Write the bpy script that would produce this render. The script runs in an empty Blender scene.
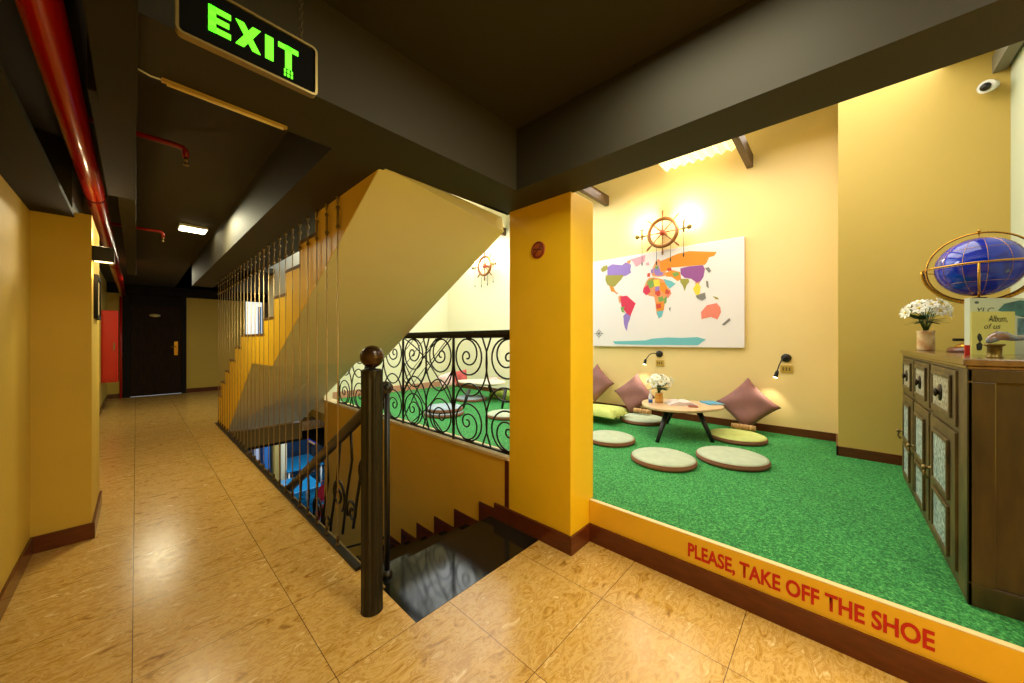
import bpy, bmesh, math, random
from mathutils import Vector, Matrix
random.seed(7)
S = bpy.context.scene
COL = S.collection
PI = math.pi

# ------------------------------------------------------------------ camera
TH = math.radians(47.2); FPX = 348.0; CX = 512.0; CY = 340.5; H = 1.45
cam_d = bpy.data.cameras.new('camera'); cam = bpy.data.objects.new('camera', cam_d); COL.objects.link(cam)
cam_d.sensor_width = 36.0; cam_d.lens = 36.0 * FPX / 1024.0
cam_d.shift_y = -1.0 / 1024.0; cam_d.clip_start = 0.02; cam_d.clip_end = 100
cam.location = (0, 0, H); cam.rotation_euler = (PI / 2, 0, -TH)
S.camera = cam
# ------------------------------------------------------------------ exposure, world
S.view_settings.view_transform = 'Standard'; S.view_settings.look = 'None'
S.view_settings.gamma = 1.0; S.view_settings.use_curve_mapping = False
S.view_settings.exposure = 0.0
W = bpy.data.worlds.new('world'); S.world = W; W.use_nodes = True
W.node_tree.nodes['Background'].inputs[0].default_value = (0.75, 0.88, 1.0, 1)
W.node_tree.nodes['Background'].inputs[1].default_value = 0.6


def lamp(name, kind, loc, power, color=(1, .8, .5), size=.3, size_y=None, rot=(0, 0, 0), soft=.05):
    d = bpy.data.lights.new(name, kind); d.energy = power; d.color = color
    if kind == 'AREA':
        d.size = size
        if size_y: d.shape = 'RECTANGLE'; d.size_y = size_y
    elif kind == 'SPOT':
        d.spot_size = size; d.spot_blend = .6; d.shadow_soft_size = soft
    else:
        d.shadow_soft_size = soft
    o = bpy.data.objects.new(name, d); COL.objects.link(o); o.location = loc; o.rotation_euler = rot
    return o


WARM = (1, .74, .40); NEUT = (1, .90, .74); COOL = (.80, .93, 1.0)
lamp('hall_light', 'AREA', (1.15, .35, 2.84), 26, (1, .94, .70), .7)
lamp('hall_light_back', 'AREA', (1.3, -1.3, 2.84), 42, (1, .94, .78), .7)
lamp('soffit_fill', 'AREA', (1.5, -2.25, 1.4), 66, (1, .98, .84), 1.8, 1.8, rot=(PI / 2, 0, PI))  # unseen area light, added to brighten the stair soffit from the hall
lamp('corridor_light', 'AREA', (.41, 4.9, 2.80), 34, (1, .93, .60), .24, .24)
lamp('corridor_light_far', 'AREA', (.3, 9.6, 2.83), 30, (1, .93, .62), .5, .2)
lamp('skylight_near', 'AREA', (3.9, .6, 3.86), 75, (1, .95, .86), 2.2, 2.6)
lamp('skylight_far', 'AREA', (3.9, 4.6, 3.86), 140, (.90, .97, 1.0), 2.6, 4.2)
lamp('upper_stair_light', 'AREA', (1.5, 5.4, 4.1), 140, (1, .95, .85), .8, 3.0)
lamp('lower_light', 'AREA', (3.2, 10.4, -.45), 110, (.85, .95, 1), 2.5, 4.0)


# ------------------------------------------------------------------ measuring helper: a sight line met with a known plane
def _ray(x, y):
    u = (x - CX) / FPX; v = (CY - y) / FPX; s, c = math.sin(TH), math.cos(TH)
    return s + c * u, c - s * u, v


def onx(x, y, X): r = _ray(x, y); t = X / r[0]; return Vector((X, r[1] * t, H + r[2] * t))
def ony(x, y, Y): r = _ray(x, y); t = Y / r[1]; return Vector((r[0] * t, Y, H + r[2] * t))
def onz(x, y, Z): r = _ray(x, y); t = (Z - H) / r[2]; return Vector((r[0] * t, r[1] * t, Z))


# ------------------------------------------------------------------ materials
def lin(c):
    return tuple(((v / 255) / 12.92 if v / 255 <= .04045 else ((v / 255 + .055) / 1.055) ** 2.4) for v in c) + (1,)


_m = {}
def mat(name, rgb, rough=.6, metal=0, noise=0, nscale=8, bump=0, bscale=60, spec=.5, emit=None, estr=0, rgb2=None, detail=4, stretch=None, coat=0):
    if name in _m: return _m[name]
    m = bpy.data.materials.new(name); m.use_nodes = True; _m[name] = m
    nt = m.node_tree; N = nt.nodes; L = nt.links; b = N['Principled BSDF']
    b.inputs['Base Color'].default_value = lin(rgb); b.inputs['Roughness'].default_value = rough
    b.inputs['Metallic'].default_value = metal; b.inputs['Specular IOR Level'].default_value = spec
    b.inputs['Coat Weight'].default_value = coat; b.inputs['Coat Roughness'].default_value = .08
    tc = N.new('ShaderNodeTexCoord'); src = tc.outputs['Object']
    if stretch:
        mp = N.new('ShaderNodeMapping'); mp.inputs['Scale'].default_value = stretch; L.new(src, mp.inputs[0]); src = mp.outputs[0]
    if noise or rgb2:
        n = N.new('ShaderNodeTexNoise'); n.inputs['Scale'].default_value = nscale; n.inputs['Detail'].default_value = detail
        L.new(src, n.inputs['Vector'])
        r = N.new('ShaderNodeValToRGB'); r.color_ramp.elements[0].position = .35; r.color_ramp.elements[1].position = .68
        c1 = lin(rgb); c2 = lin(rgb2) if rgb2 else tuple(max(0, v * (1 - noise)) for v in c1[:3]) + (1,)
        r.color_ramp.elements[0].color = c2; r.color_ramp.elements[1].color = c1
        L.new(n.outputs[0], r.inputs[0]); L.new(r.outputs[0], b.inputs['Base Color'])
    if bump:
        n2 = N.new('ShaderNodeTexNoise'); n2.inputs['Scale'].default_value = bscale; n2.inputs['Detail'].default_value = 3
        L.new(src, n2.inputs['Vector'])
        bp = N.new('ShaderNodeBump'); bp.inputs['Strength'].default_value = bump; bp.inputs['Distance'].default_value = .01
        L.new(n2.outputs[0], bp.inputs['Height']); L.new(bp.outputs[0], b.inputs['Normal'])
    if emit:
        b.inputs['Emission Color'].default_value = lin(emit); b.inputs['Emission Strength'].default_value = estr
    return m


M_YEL = mat('mustard_wall_paint', (204, 172, 64), .55, noise=.08, nscale=1.5, bump=.05, bscale=30)
M_COLY = mat('golden_column_paint', (240, 194, 22), .42, noise=.06, nscale=2, bump=.03, bscale=20)
M_CREAM = mat('cream_wall_paint', (240, 211, 146), .6, noise=.05, nscale=1.2, bump=.04, bscale=25)
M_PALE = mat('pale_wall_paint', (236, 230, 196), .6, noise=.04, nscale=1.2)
M_BLK = mat('block_wall_paint', (204, 174, 86), .6, noise=.06, nscale=1.2)
M_SOFF = mat('soffit_paint', (230, 226, 192), .9, noise=.06, nscale=1.0)
M_CEIL = mat('dark_ceiling_paint', (44, 38, 17), .7, noise=.15, nscale=1.4, bump=.05, bscale=10)
M_SKIRT = mat('brown_skirting_tile', (98, 44, 20), .22, noise=.25, nscale=9, stretch=(1, 1, 4))
M_IRON = mat('black_wrought_iron', (28, 24, 18), .38, metal=.5)
M_POST = mat('dark_bronze_metal', (12, 9, 6), .42, metal=.0)
M_RAILW = mat('brown_handrail_paint', (44, 31, 15), .35, metal=.1)
M_STEEL = mat('steel_cable', (190, 160, 100), .4, metal=.6)
M_ZINC = mat('zinc_fitting', (135, 115, 75), .4, metal=.8)
M_RED = mat('red_pipe_paint', (190, 22, 6), .22, coat=.6)
M_REDC = mat('red_cabinet_paint', (190, 12, 12), .3, coat=.4)
M_BLACK = mat('matt_black', (14, 13, 11), .5)
M_GRAN = mat('polished_black_granite', (14, 13, 10), .09, rgb2=(24, 22, 17), nscale=90, spec=.4)
M_WHITE = mat('white_plastic', (235, 235, 228), .4)
M_DOOR = mat('dark_brown_door_wood', (50, 32, 12), .75, spec=.15, rgb2=(30, 18, 7), nscale=5, stretch=(12, 12, 1))
M_DFR = mat('door_frame_wood', (20, 13, 6), .7, spec=.2)
M_WOODS = mat('cabinet_side_wood', (62, 47, 17), .45, rgb2=(30, 21, 7), nscale=3.2, stretch=(5, 5, 1), coat=.3, detail=6)
M_WOODF = mat('cabinet_front_wood', (96, 80, 40), .45, rgb2=(62, 48, 22), nscale=6, stretch=(2, 2, 1))
M_TOPW = mat('cabinet_top_wood', (112, 84, 50), .22, rgb2=(84, 62, 36), nscale=4, stretch=(1, 5, 1), coat=.5)
M_GOLD = mat('brass', (200, 150, 60), .25, metal=.95)
M_BRNZ = mat('old_bronze', (120, 98, 44), .35, metal=.8, noise=.4, nscale=40)


def tile_floor():
    m = bpy.data.materials.new('marbled_floor_tile'); m.use_nodes = True
    nt = m.node_tree; N = nt.nodes; L = nt.links; b = N['Principled BSDF']
    tc = N.new('ShaderNodeTexCoord'); sx = N.new('ShaderNodeSeparateXYZ'); L.new(tc.outputs['Object'], sx.inputs[0])

    def mth(op, a, bb=None, cc=None):
        n = N.new('ShaderNodeMath'); n.operation = op
        for i, v in enumerate((a, bb, cc)):
            if v is None: continue
            if isinstance(v, (int, float)): n.inputs[i].default_value = v
            else: L.new(v, n.inputs[i])
        return n.outputs[0]
    def joint(v, off, size):
        t = mth('DIVIDE', mth('SUBTRACT', v, off), size)
        f = mth('FRACT', t)
        d = mth('MINIMUM', f, mth('SUBTRACT', 1.0, f))
        return mth('MULTIPLY', d, size), mth('FLOOR', t)
    dx, ix = joint(sx.outputs[0], -.012, .597)
    dy, iy = joint(sx.outputs[1], .345, .615)
    dmin = mth('MINIMUM', dx, dy)
    g = mth('LESS_THAN', dmin, .0016)
    # veins: stretched noise, shifted tile by tile
    off = N.new('ShaderNodeCombineXYZ'); L.new(mth('MULTIPLY', ix, 3.7), off.inputs[0]); L.new(mth('MULTIPLY', iy, 5.3), off.inputs[1]); L.new(mth('ADD', ix, iy), off.inputs[2])
    va = N.new('ShaderNodeVectorMath'); va.operation = 'ADD'; L.new(tc.outputs['Object'], va.inputs[0]); L.new(off.outputs[0], va.inputs[1])
    mp = N.new('ShaderNodeMapping'); mp.inputs['Rotation'].default_value = (0, 0, .55); mp.inputs['Scale'].default_value = (2.6, 6.0, 1)
    L.new(va.outputs[0], mp.inputs[0])
    n1 = N.new('ShaderNodeTexNoise'); n1.inputs['Scale'].default_value = 3.2; n1.inputs['Detail'].default_value = 9; n1.inputs['Roughness'].default_value = .68; n1.inputs['Distortion'].default_value = .9
    L.new(mp.outputs[0], n1.inputs['Vector'])
    r = N.new('ShaderNodeValToRGB'); e = r.color_ramp.elements
    e[0].position = .30; e[0].color = lin((136, 92, 30)); e[1].position = .70; e[1].color = lin((238, 210, 156))
    k = e.new(.43); k.color = lin((194, 150, 68)); k = e.new(.50); k.color = lin((212, 174, 102)); k = e.new(.55); k.color = lin((182, 136, 58)); k = e.new(.61); k.color = lin((208, 170, 98))
    L.new(n1.outputs[0], r.inputs[0])
    mx = N.new('ShaderNodeMix'); mx.data_type = 'RGBA'; L.new(g, mx.inputs['Factor']); L.new(r.outputs[0], mx.inputs['A']); mx.inputs['B'].default_value = lin((84, 54, 26))
    L.new(mx.outputs['Result'], b.inputs['Base Color'])
    n3 = N.new('ShaderNodeTexNoise'); n3.inputs['Scale'].default_value = 22; L.new(tc.outputs['Object'], n3.inputs['Vector'])
    rr = N.new('ShaderNodeMapRange'); rr.inputs['To Min'].default_value = .16; rr.inputs['To Max'].default_value = .27; L.new(n3.outputs[0], rr.inputs[0])
    L.new(rr.outputs[0], b.inputs['Roughness'])
    bp = N.new('ShaderNodeBump'); bp.inputs['Strength'].default_value = .06; bp.inputs['Distance'].default_value = .01
    L.new(n1.outputs[0], bp.inputs['Height']); L.new(bp.outputs[0], b.inputs['Normal'])
    return m


def grass_mat():
    m = bpy.data.materials.new('artificial_grass'); m.use_nodes = True
    nt = m.node_tree; N = nt.nodes; L = nt.links; b = N['Principled BSDF']
    tc = N.new('ShaderNodeTexCoord')
    n1 = N.new('ShaderNodeTexNoise'); n1.inputs['Scale'].default_value = 70; n1.inputs['Detail'].default_value = 6; n1.inputs['Roughness'].default_value = .8
    n2 = N.new('ShaderNodeTexNoise'); n2.inputs['Scale'].default_value = 2.2
    L.new(tc.outputs['Object'], n1.inputs['Vector']); L.new(tc.outputs['Object'], n2.inputs['Vector'])
    r = N.new('ShaderNodeValToRGB'); e = r.color_ramp.elements
    e[0].position = .36; e[0].color = lin((6, 62, 26)); e[1].position = .66; e[1].color = lin((112, 200, 104))
    k = e.new(.5); k.color = lin((26, 136, 58))
    L.new(n1.outputs[0], r.inputs[0])
    mx = N.new('ShaderNodeMix'); mx.data_type = 'RGBA'; mx.blend_type = 'MULTIPLY'; mx.inputs['Factor'].default_value = .25
    L.new(r.outputs[0], mx.inputs['A']); L.new(n2.outputs[0], mx.inputs['B']); L.new(mx.outputs['Result'], b.inputs['Base Color'])
    b.inputs['Roughness'].default_value = .85
    bp = N.new('ShaderNodeBump'); bp.inputs['Strength'].default_value = .7; bp.inputs['Distance'].default_value = .012
    L.new(n1.outputs[0], bp.inputs['Height']); L.new(bp.outputs[0], b.inputs['Normal'])
    return m


M_TILE = tile_floor(); M_GRASS = grass_mat()


# ------------------------------------------------------------------ mesh helpers (all geometry in world metres)
def BM(): return bmesh.new()


def box(bm, x0, x1, y0, y1, z0, z1, mi=0):
    v = [bm.verts.new(p) for p in ((x0, y0, z0), (x1, y0, z0), (x1, y1, z0), (x0, y1, z0), (x0, y0, z1), (x1, y0, z1), (x1, y1, z1), (x0, y1, z1))]
    for f in ((0, 3, 2, 1), (4, 5, 6, 7), (0, 1, 5, 4), (1, 2, 6, 5), (2, 3, 7, 6), (3, 0, 4, 7)):
        bm.faces.new([v[i] for i in f]).material_index = mi
    return v


def prism(bm, pts, axis, a, b, mi=0):
    """closed outline pts (2-D) pushed along axis from a to b; axis 'x': pts are (y,z); 'y': (x,z); 'z': (x,y)"""
    def P(p, t):
        return {'x': (t, p[0], p[1]), 'y': (p[0], t, p[1]), 'z': (p[0], p[1], t)}[axis]
    A = [bm.verts.new(P(p, a)) for p in pts]; B = [bm.verts.new(P(p, b)) for p in pts]
    n = len(pts)
    bm.faces.new(A).material_index = mi; bm.faces.new(B[::-1]).material_index = mi
    for i in range(n):
        bm.faces.new((A[i], B[i], B[(i + 1) % n], A[(i + 1) % n])).material_index = mi
    return A + B


def tube(bm, pts, r, seg=8, closed=False, rad=None, flat=None, mi=0):
    pts = [Vector(p) for p in pts]; n = len(pts); rings = []
    up = None
    for i, p in enumerate(pts):
        if closed: t = pts[(i + 1) % n] - pts[i - 1]
        else: t = pts[min(i + 1, n - 1)] - pts[max(i - 1, 0)]
        t.normalize()
        if up is None:
            up = Vector((0, 0, 1)) if abs(t.z) < .9 else Vector((1, 0, 0))
        a = t.cross(up)
        if a.length < 1e-4: a = t.orthogonal()
        a.normalize(); bb = a.cross(t).normalized(); up = bb
        rr = rad[i] if rad else r
        rings.append([bm.verts.new(p + a * math.cos(2 * PI * k / seg) * rr + bb * math.sin(2 * PI * k / seg) * rr) for k in range(seg)])
    m = n if closed else n - 1
    for i in range(m):
        A = rings[i]; B = rings[(i + 1) % n]
        for k in range(seg):
            f = bm.faces.new((A[k], A[(k + 1) % seg], B[(k + 1) % seg], B[k])); f.material_index = mi; f.smooth = True
    if not closed:
        bm.faces.new(rings[0][::-1]).material_index = mi; bm.faces.new(rings[-1]).material_index = mi


def lathe(bm, prof, c=(0, 0, 0), seg=32, axis='z', mi=0, sx=1, sy=1):
    """prof: list of (radius, height)"""
    c = Vector(c); rings = []
    def P(r, h, a):
        x, y = r * math.cos(a) * sx, r * math.sin(a) * sy
        return c + (Vector((x, y, h)) if axis == 'z' else Vector((h, x, y)) if axis == 'x' else Vector((x, h, y)))
    for r, h in prof:
        if r < 1e-5: rings.append([bm.verts.new(P(0, h, 0))])
        else: rings.append([bm.verts.new(P(r, h, 2 * PI * k / seg)) for k in range(seg)])
    for A, B in zip(rings, rings[1:]):
        for k in range(seg):
            k2 = (k + 1) % seg
            if len(A) == 1 and len(B) == 1: continue
            if len(A) == 1: vs = (A[0], B[k2], B[k])
            elif len(B) == 1: vs = (A[k], A[k2], B[0])
            else: vs = (A[k], A[k2], B[k2], B[k])
            f = bm.faces.new(vs); f.material_index = mi; f.smooth = True
    if len(rings[0]) > 1: bm.faces.new(rings[0][::-1]).material_index = mi
    if len(rings[-1]) > 1: bm.faces.new(rings[-1]).material_index = mi


def ball(bm, c, r, seg=20, mi=0, s=(1, 1, 1)):
    k = bmesh.ops.create_uvsphere(bm, u_segments=seg, v_segments=max(6, seg // 2), radius=r)
    for v in k['verts']:
        v.co = Vector((v.co.x * s[0], v.co.y * s[1], v.co.z * s[2])) + Vector(c)
        for f in v.link_faces: f.smooth = True; f.material_index = mi


def obj(name, bm, mats, parent=None, bevel=0, smooth=False):
    bmesh.ops.recalc_face_normals(bm, faces=bm.faces[:])
    if parent is not None:
        off = Vector(parent.location); q = parent.parent
        while q is not None: off += Vector(q.location); q = q.parent
        bmesh.ops.translate(bm, verts=bm.verts[:], vec=-off)
    me = bpy.data.meshes.new(name); bm.to_mesh(me); bm.free()
    for m in (mats if isinstance(mats, (list, tuple)) else [mats]): me.materials.append(m)
    o = bpy.data.objects.new(name, me); COL.objects.link(o)
    if parent is not None: o.parent = parent
    if smooth:
        for p in me.polygons: p.use_smooth = True
    if bevel:
        b = o.modifiers.new('bevel', 'BEVEL'); b.width = bevel; b.segments = 2; b.limit_method = 'ANGLE'
    return o


def tag(o, label, cat, group=None, kind=None):
    o['label'] = label; o['category'] = cat
    if group: o['group'] = group
    if kind: o['kind'] = kind
    return o


def thing(name, label, cat, loc, group=None):
    o = bpy.data.objects.new(name, None); COL.objects.link(o); o.location = loc; o.empty_display_size = .1
    return tag(o, label, cat, group)


def struct(name, bm, m, parent=None, bevel=0):
    o = obj(name, bm, m, parent, bevel)
    if parent is None: o['kind'] = 'structure'
    return o


def rename_base(o): return o


def copy_tree(o, parent=None):
    c = o.copy(); COL.objects.link(c); c.parent = parent
    for ch in list(o.children): copy_tree(ch, c)
    return c


def shift_to_base(o, base):
    """put a one-mesh thing's origin at its base"""
    base = Vector(base); o.data.transform(Matrix.Translation(-base)); o.location = base
    return o


# ------------------------------------------------------------------ constants of the place
ZP = .285            # platform floor
XP = 2.25            # platform front
XW = 2.0             # stairwell right wall, column face
ZB = 2.46            # beam undersides
ZC = 2.87            # hall ceiling
XF = 5.45            # far wall of the lounge
YE = 7.3             # end wall of the lounge
YD = 13.2            # corridor end

# floor
bm = BM()
box(bm, -.5, .985, -2.3, YD, -.16, 0)
box(bm, .985, XP + .02, -2.3, 1.575, -.16, 0)
box(bm, .985, 3.4, 6.95, YD, -.16, 0)
struct('floor', bm, M_TILE)
# slab edge around the stair opening
bm = BM()
box(bm, .965, .992, 1.93, 6.95, -.27, .012); box(bm, .992, XW, 6.93, 6.96, -.28, -.001)
struct('trim_1', bm, mat('stairwell_edge_paint', (120, 98, 38), .6, noise=.1))
bm = BM(); box(bm, .935, .975, 2.2, 7.9, .0, .022)
struct('trim_2', bm, mat('dark_steel_edge_angle', (30, 24, 15), .45, metal=.5))

# walls of the corridor and hall
bm = BM()
box(bm, -.62, -.49, -2.3, YD + .1, 0, ZC)
struct('wall_left', bm, M_YEL)
bm = BM()
box(bm, -.49, -.222, 4.0, 4.78, 0, 2.37)
struct('wall_pier', bm, M_YEL)
bm = BM(); box(bm, -.49, -.31, 3.985, 4.8, 2.37, ZC)
struct('ceiling_bulkhead', bm, M_CEIL)
bm = BM(); box(bm, -.5, -.3, -2.3, 3.99, 2.33, 2.36)
struct('ceiling_ledge', bm, mat('ceiling_recess_black', (12, 11, 9), .8))
bm = BM()
box(bm, -.62, -.10, YD, YD + .12, 0, ZC); box(bm, -.10, .86, YD, YD + .12, 2.4, ZC)
wx0 = ony(243.5, 300, YD).x; wx1 = ony(264, 300, YD).x
box(bm, .86, wx0, YD, YD + .12, 0, ZC + .4); box(bm, wx1, 3.6, YD, YD + .12, 0, ZC + .4)
box(bm, -.10, .86, YD + .06, YD + .12, 0, 2.4); box(bm, wx0, wx1, YD, YD + .12, 0, 1.62); box(bm, wx0, wx1, YD, YD + .12, 2.86, ZC + .4)
struct('wall_corridor_end', bm, M_YEL)
bm = BM(); box(bm, -.62, 2.4, -2.42, -2.3, 0, ZC); struct('wall_back', bm, M_YEL)
bm = BM(); box(bm, XP, XP + .12, -2.42, -1.1, 0, ZC); struct('wall_entry', bm, M_YEL)
# dark beam over the end door
bm = BM(); box(bm, -.49, 2.78, YD - .25, YD - .002, 2.64, ZC - .002); struct('trim_3', bm, M_DFR)
# baseboards
def basepiece(n, segs, h=.115):
    bm = BM()
    for s_ in segs: box(bm, *s_)
    return struct(n, bm, M_SKIRT, bevel=.002)
basepiece('baseboard_left', [(-.49, -.475, -2.3, 3.985, 0, .115), (-.49, -.206, 3.984, 4.0, 0, .115), (-.222, -.206, 4.0, 4.78, 0, .115), (-.49, -.475, 4.78, YD, 0, .115)])
basepiece('baseboard_corridor_end', [(.95, 2.7, YD - .015, YD, 0, .115), (-.475, -.2, YD - .015, YD, 0, .115)])

# column
bm = BM(); box(bm, XW, 2.30, 1.31, 1.88, 0, ZB + .01)
struct('wall_column', bm, M_COLY, bevel=.004)
basepiece('baseboard_column', [(XW - .016, XW, 1.294, 2.04, 0, .125), (XW, XP - .016, 1.294, 1.31, 0, .125)])
# thin strip where the low wall meets the column
bm = BM(); box(bm, XW - .002, XW + .02, 1.885, 1.93, .02, .50); struct('trim_4', bm, M_SKIRT)

# platform
bm = BM()
box(bm, XP + .004, XF, -1.05, 1.88, 0, ZP - .012); box(bm, XW + .12, XF, 1.88, YE, 0.10, ZP - .012)
struct('floor_platform', bm, M_YEL)
bm = BM(); box(bm, XP - .012, XP + .006, -1.1, 1.309, .0, ZP + .004)
struct('wall_platform_front', bm, mat('platform_front_paint', (232, 182, 40), .35, noise=.05), bevel=.003)
basepiece('baseboard_platform', [(XP - .028, XP - .012, -1.1, 1.305, 0, .128)])
bm = BM(); box(bm, XP - .012, XP + .022, -1.1, 1.305, ZP + .004, ZP + .008)
struct('trim_5', bm, mat('pale_edge_strip', (222, 196, 140), .4))
bm = BM(); box(bm, XP + .022, XF, -1.05, 1.885, ZP - .012, ZP + .006); box(bm, XW + .13, XF, 1.885, YE, ZP - .012, ZP + .006)
struct('floor_grass_carpet', bm, M_GRASS)

# low wall under the balustrade, running down beside the stairs
bm = BM()
box(bm, XW, XW + .12, 1.88, 5.85, -2.6, .50)
struct('wall_stair_right', bm, mat('stair_wall_paint', (226, 178, 44), .55, noise=.08, nscale=1.5))
bm = BM(); box(bm, XW - .012, XW + .13, 1.884, 5.86, .50, .525)
struct('trim_6', bm, mat('ledge_cap_stone', (214, 190, 140), .35))
bm = BM(); box(bm, XW, XW + .12, 5.85, YD - 4.0, .30, 4.6)
struct('wall_stair_upper', bm, M_PALE)

# lounge walls
bm = BM(); box(bm, XF, XF + .15, -.03, 3.5, 0, 4.6); struct('wall_far', bm, M_CREAM)
bm = BM(); box(bm, XF, XF + .15, 3.5, YE + .15, 0, 4.6); struct('wall_far_daylight_tone', bm, M_PALE)  # same wall as wall_far, daylight paling put into its colour
bm = BM(); box(bm, 4.82, XF + .15, -1.2, -.03, 0, 4.6); struct('wall_block', bm, M_BLK)
bm = BM(); box(bm, XW + .12, XF, YE, YE + .15, 0, 4.6); struct('wall_lounge_end', bm, M_PALE)
bm = BM(); box(bm, XP + .1, 4.82, -1.2, -1.05, 0, 4.6); struct('wall_right', bm, mat('right_wall_paint', (206, 214, 190), .6))
bm = BM(); box(bm, 1.93, 2.03, -1.2, 1.9, 2.62, 4.6); struct('wall_over_beam', bm, M_PALE)
basepiece('baseboard_far', [(XF - .015, XF, -.03, YE, ZP, ZP + .10), (4.805, 4.82, -1.05, -.015, ZP, ZP + .10), (4.805, XF, -.03, -.015, ZP, ZP + .10)])
bm = BM(); box(bm, XW + .13, XF, YE - .02, YE, ZP, ZP + .14); struct('baseboard_lounge_end', bm, mat('pink_skirting_stone', (196, 140, 110), .4))

# ceilings and beams
bm = BM(); box(bm, -.62, 1.76, -2.42, YD + .1, ZC, ZC + .1); struct('ceiling', bm, M_CEIL)
bm = BM(); box(bm, 1.74, 2.03, -2.42, 1.93, ZB, ZC); struct('trim_7', bm, M_CEIL)
bm = BM(); box(bm, .002, 1.74, 1.57, 1.935, ZB, ZC); box(bm, 1.74, 2.03, 1.90, 1.935, ZB, ZC); struct('trim_8', bm, M_CEIL)
bm = BM(); box(bm, .70, .995, 1.935, 8.7, ZB, ZC + .3); struct('trim_9', bm, M_CEIL)
bm = BM(); box(bm, .70, 3.5, 8.7, YD, ZC, ZC + .1); struct('ceiling_corridor_end', bm, M_CEIL)
# duct run over the left side
bm = BM()
box(bm, -.135, .0, 2.2, 3.7, 2.46, 2.80); box(bm, -.105, .004, -.8, 2.2, 2.42, 2.80)
box(bm, -.10, .0, 3.72, 9.0, 2.60, 2.82)
struct('trim_10', bm, mat('duct_casing_paint', (46, 40, 20), .75, spec=.2, noise=.3, nscale=3), bevel=.004)

# lounge roof: corrugated sheets
def corrug(bm, x0, x1, y0, y1, z, amp=.025, pitch=.12):
    n = int((y1 - y0) / pitch * 4); top = []; bot = []
    for i in range(n + 1):
        y = y0 + (y1 - y0) * i / n; zz = z + amp * math.sin(2 * PI * (y - y0) / pitch)
        top.append((y, zz + .006)); bot.append((y, zz))
    prism(bm, bot + top[::-1], 'x', x0, x1)
bm = BM(); corrug(bm, XW, XF + .1, -1.2, YE, 4.52)
struct('ceiling_lounge', bm, mat('white_roof_sheet', (232, 226, 200), .5))
bm = BM(); corrug(bm, XW, XF + .1, .92, 1.88, 4.02)
tag(obj('translucent_roof_sheet', bm, mat('translucent_sheet', (250, 240, 200), .4, emit=(255, 236, 170), estr=.9)),
    'cream corrugated translucent roof sheet glowing between the dark joists', 'roof sheet')
for i, (x, y) in enumerate(((750, 168), (607, 206), (505, 236))):
    p = onx(x, y, XF); bm = BM(); box(bm, XW + .05, XF, p.y - .035, p.y + .035, p.z, p.z + .16)
    struct('trim_%d' % (11 + i), bm, mat('weathered_joist_wood', (96, 72, 44), .6, noise=.4, nscale=20, stretch=(1, 6, 6)))
bm = BM(); box(bm, 3.2, 4.82, -1.03, -.96, 3.66, 3.80)
struct('trim_14', bm, mat('grey_steel_joist', (120, 116, 100), .5))

# ------------------------------------------------------------------ stairs going down
st = thing('descending_staircase', 'polished black granite stair going down beside the mustard low wall', 'staircase', (1.5, 1.6, 0))
RY, RZ = .32, .175
bm = BM(); box(bm, .976, XW - .001, 1.575, 2.085, -.04, .0015); obj('landing_slab', bm, M_GRAN, st)
y = 2.075; z = -RZ
for k in range(12):
    bm = BM(); box(bm, 1.0, XW - .001, y - .02, y + RY, z - .035, z); box(bm, 1.0, XW - .001, y - .018, y, z, z + RZ - .04)
    o = obj('tread', bm, M_GRAN, st)
    y += RY; z -= RZ
bm = BM()
prism(bm, [(2.1, -.045), (2.1, -.4), (2.2 + 12 * RY, -.4 - 12 * RZ), (2.2 + 12 * RY, -.05 - 12 * RZ - RZ * .3), (2.2, -RZ - .06)], 'x', 1.02, XW - .002)
obj('stair_slab', bm, M_SOFF, st)
# stepped skirting on the wall
pts = []; y = 2.04; z = .125
yy = [1.95, 2.225, 2.568, 2.885, 3.20, 3.51, 3.83, 4.15, 4.47]
top = []; zt_ = .075
for a, b in zip(yy, yy[1:]): top += [(a, zt_), (b, zt_)]; zt_ -= .176
zz = zt_
bot = [(yy[-1], zz - .3), (1.95, -.2)]
bm = BM(); prism(bm, top + bot, 'x', XW - .014, XW - .002); obj('stepped_skirting', bm, M_SKIRT, st)

# handrail of the stairs going down
rl = thing('stair_handrail', 'brown handrail with scrolled ironwork sloping down the open side of the stair', 'handrail', (1.05, 2.02, 0))
XR = 1.05
p0 = onx(387, 388, XR); yn = p0.y
a = onx(386, 391, XR); b = onx(287, 491, XR)
def along(t, dz=0): return Vector((XR, a.y + (b.y - a.y) * t, a.z + (b.z - a.z) * t + dz))
bm = BM(); tube(bm, [Vector((XR, yn, a.z + .03)), along(.03), along(.5), along(1), along(1) + Vector((0, .03, -.015))], .040, 14); obj('rail', bm, M_RAILW, rl)
bm = BM(); tube(bm, [Vector((XR, yn, -.03)), Vector((XR, yn, p0.z - .02))], .017, 12)
ball(bm, (XR, yn, p0.z), .028, 16); lathe(bm, [(.035, 0), (.03, .02), (.018, .04)], (XR, yn, -.0), 16); obj('post', bm, M_POST, rl)
bm = BM(); tube(bm, [Vector((XR, yn, .14)), along(1, -.86)], .011, 6); obj('bottom_bar', bm, M_IRON, rl)
bm = BM(); tube(bm, [Vector((XR, yn, .24)), along(1, -.74)], .008, 6); obj('middle_bar', bm, M_IRON, rl)
def spiral(cy, cz, r0, r1, turns, a0, sgn=1, X=XW, n=30, sy=1.0):
    out = []
    for i in range(n + 1):
        t = i / n; r = r0 + (r1 - r0) * t; an = a0 + sgn * turns * 2 * PI * t
        out.append(Vector((X, cy + r * math.cos(an) * sy, cz + r * math.sin(an))))
    return out
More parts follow.
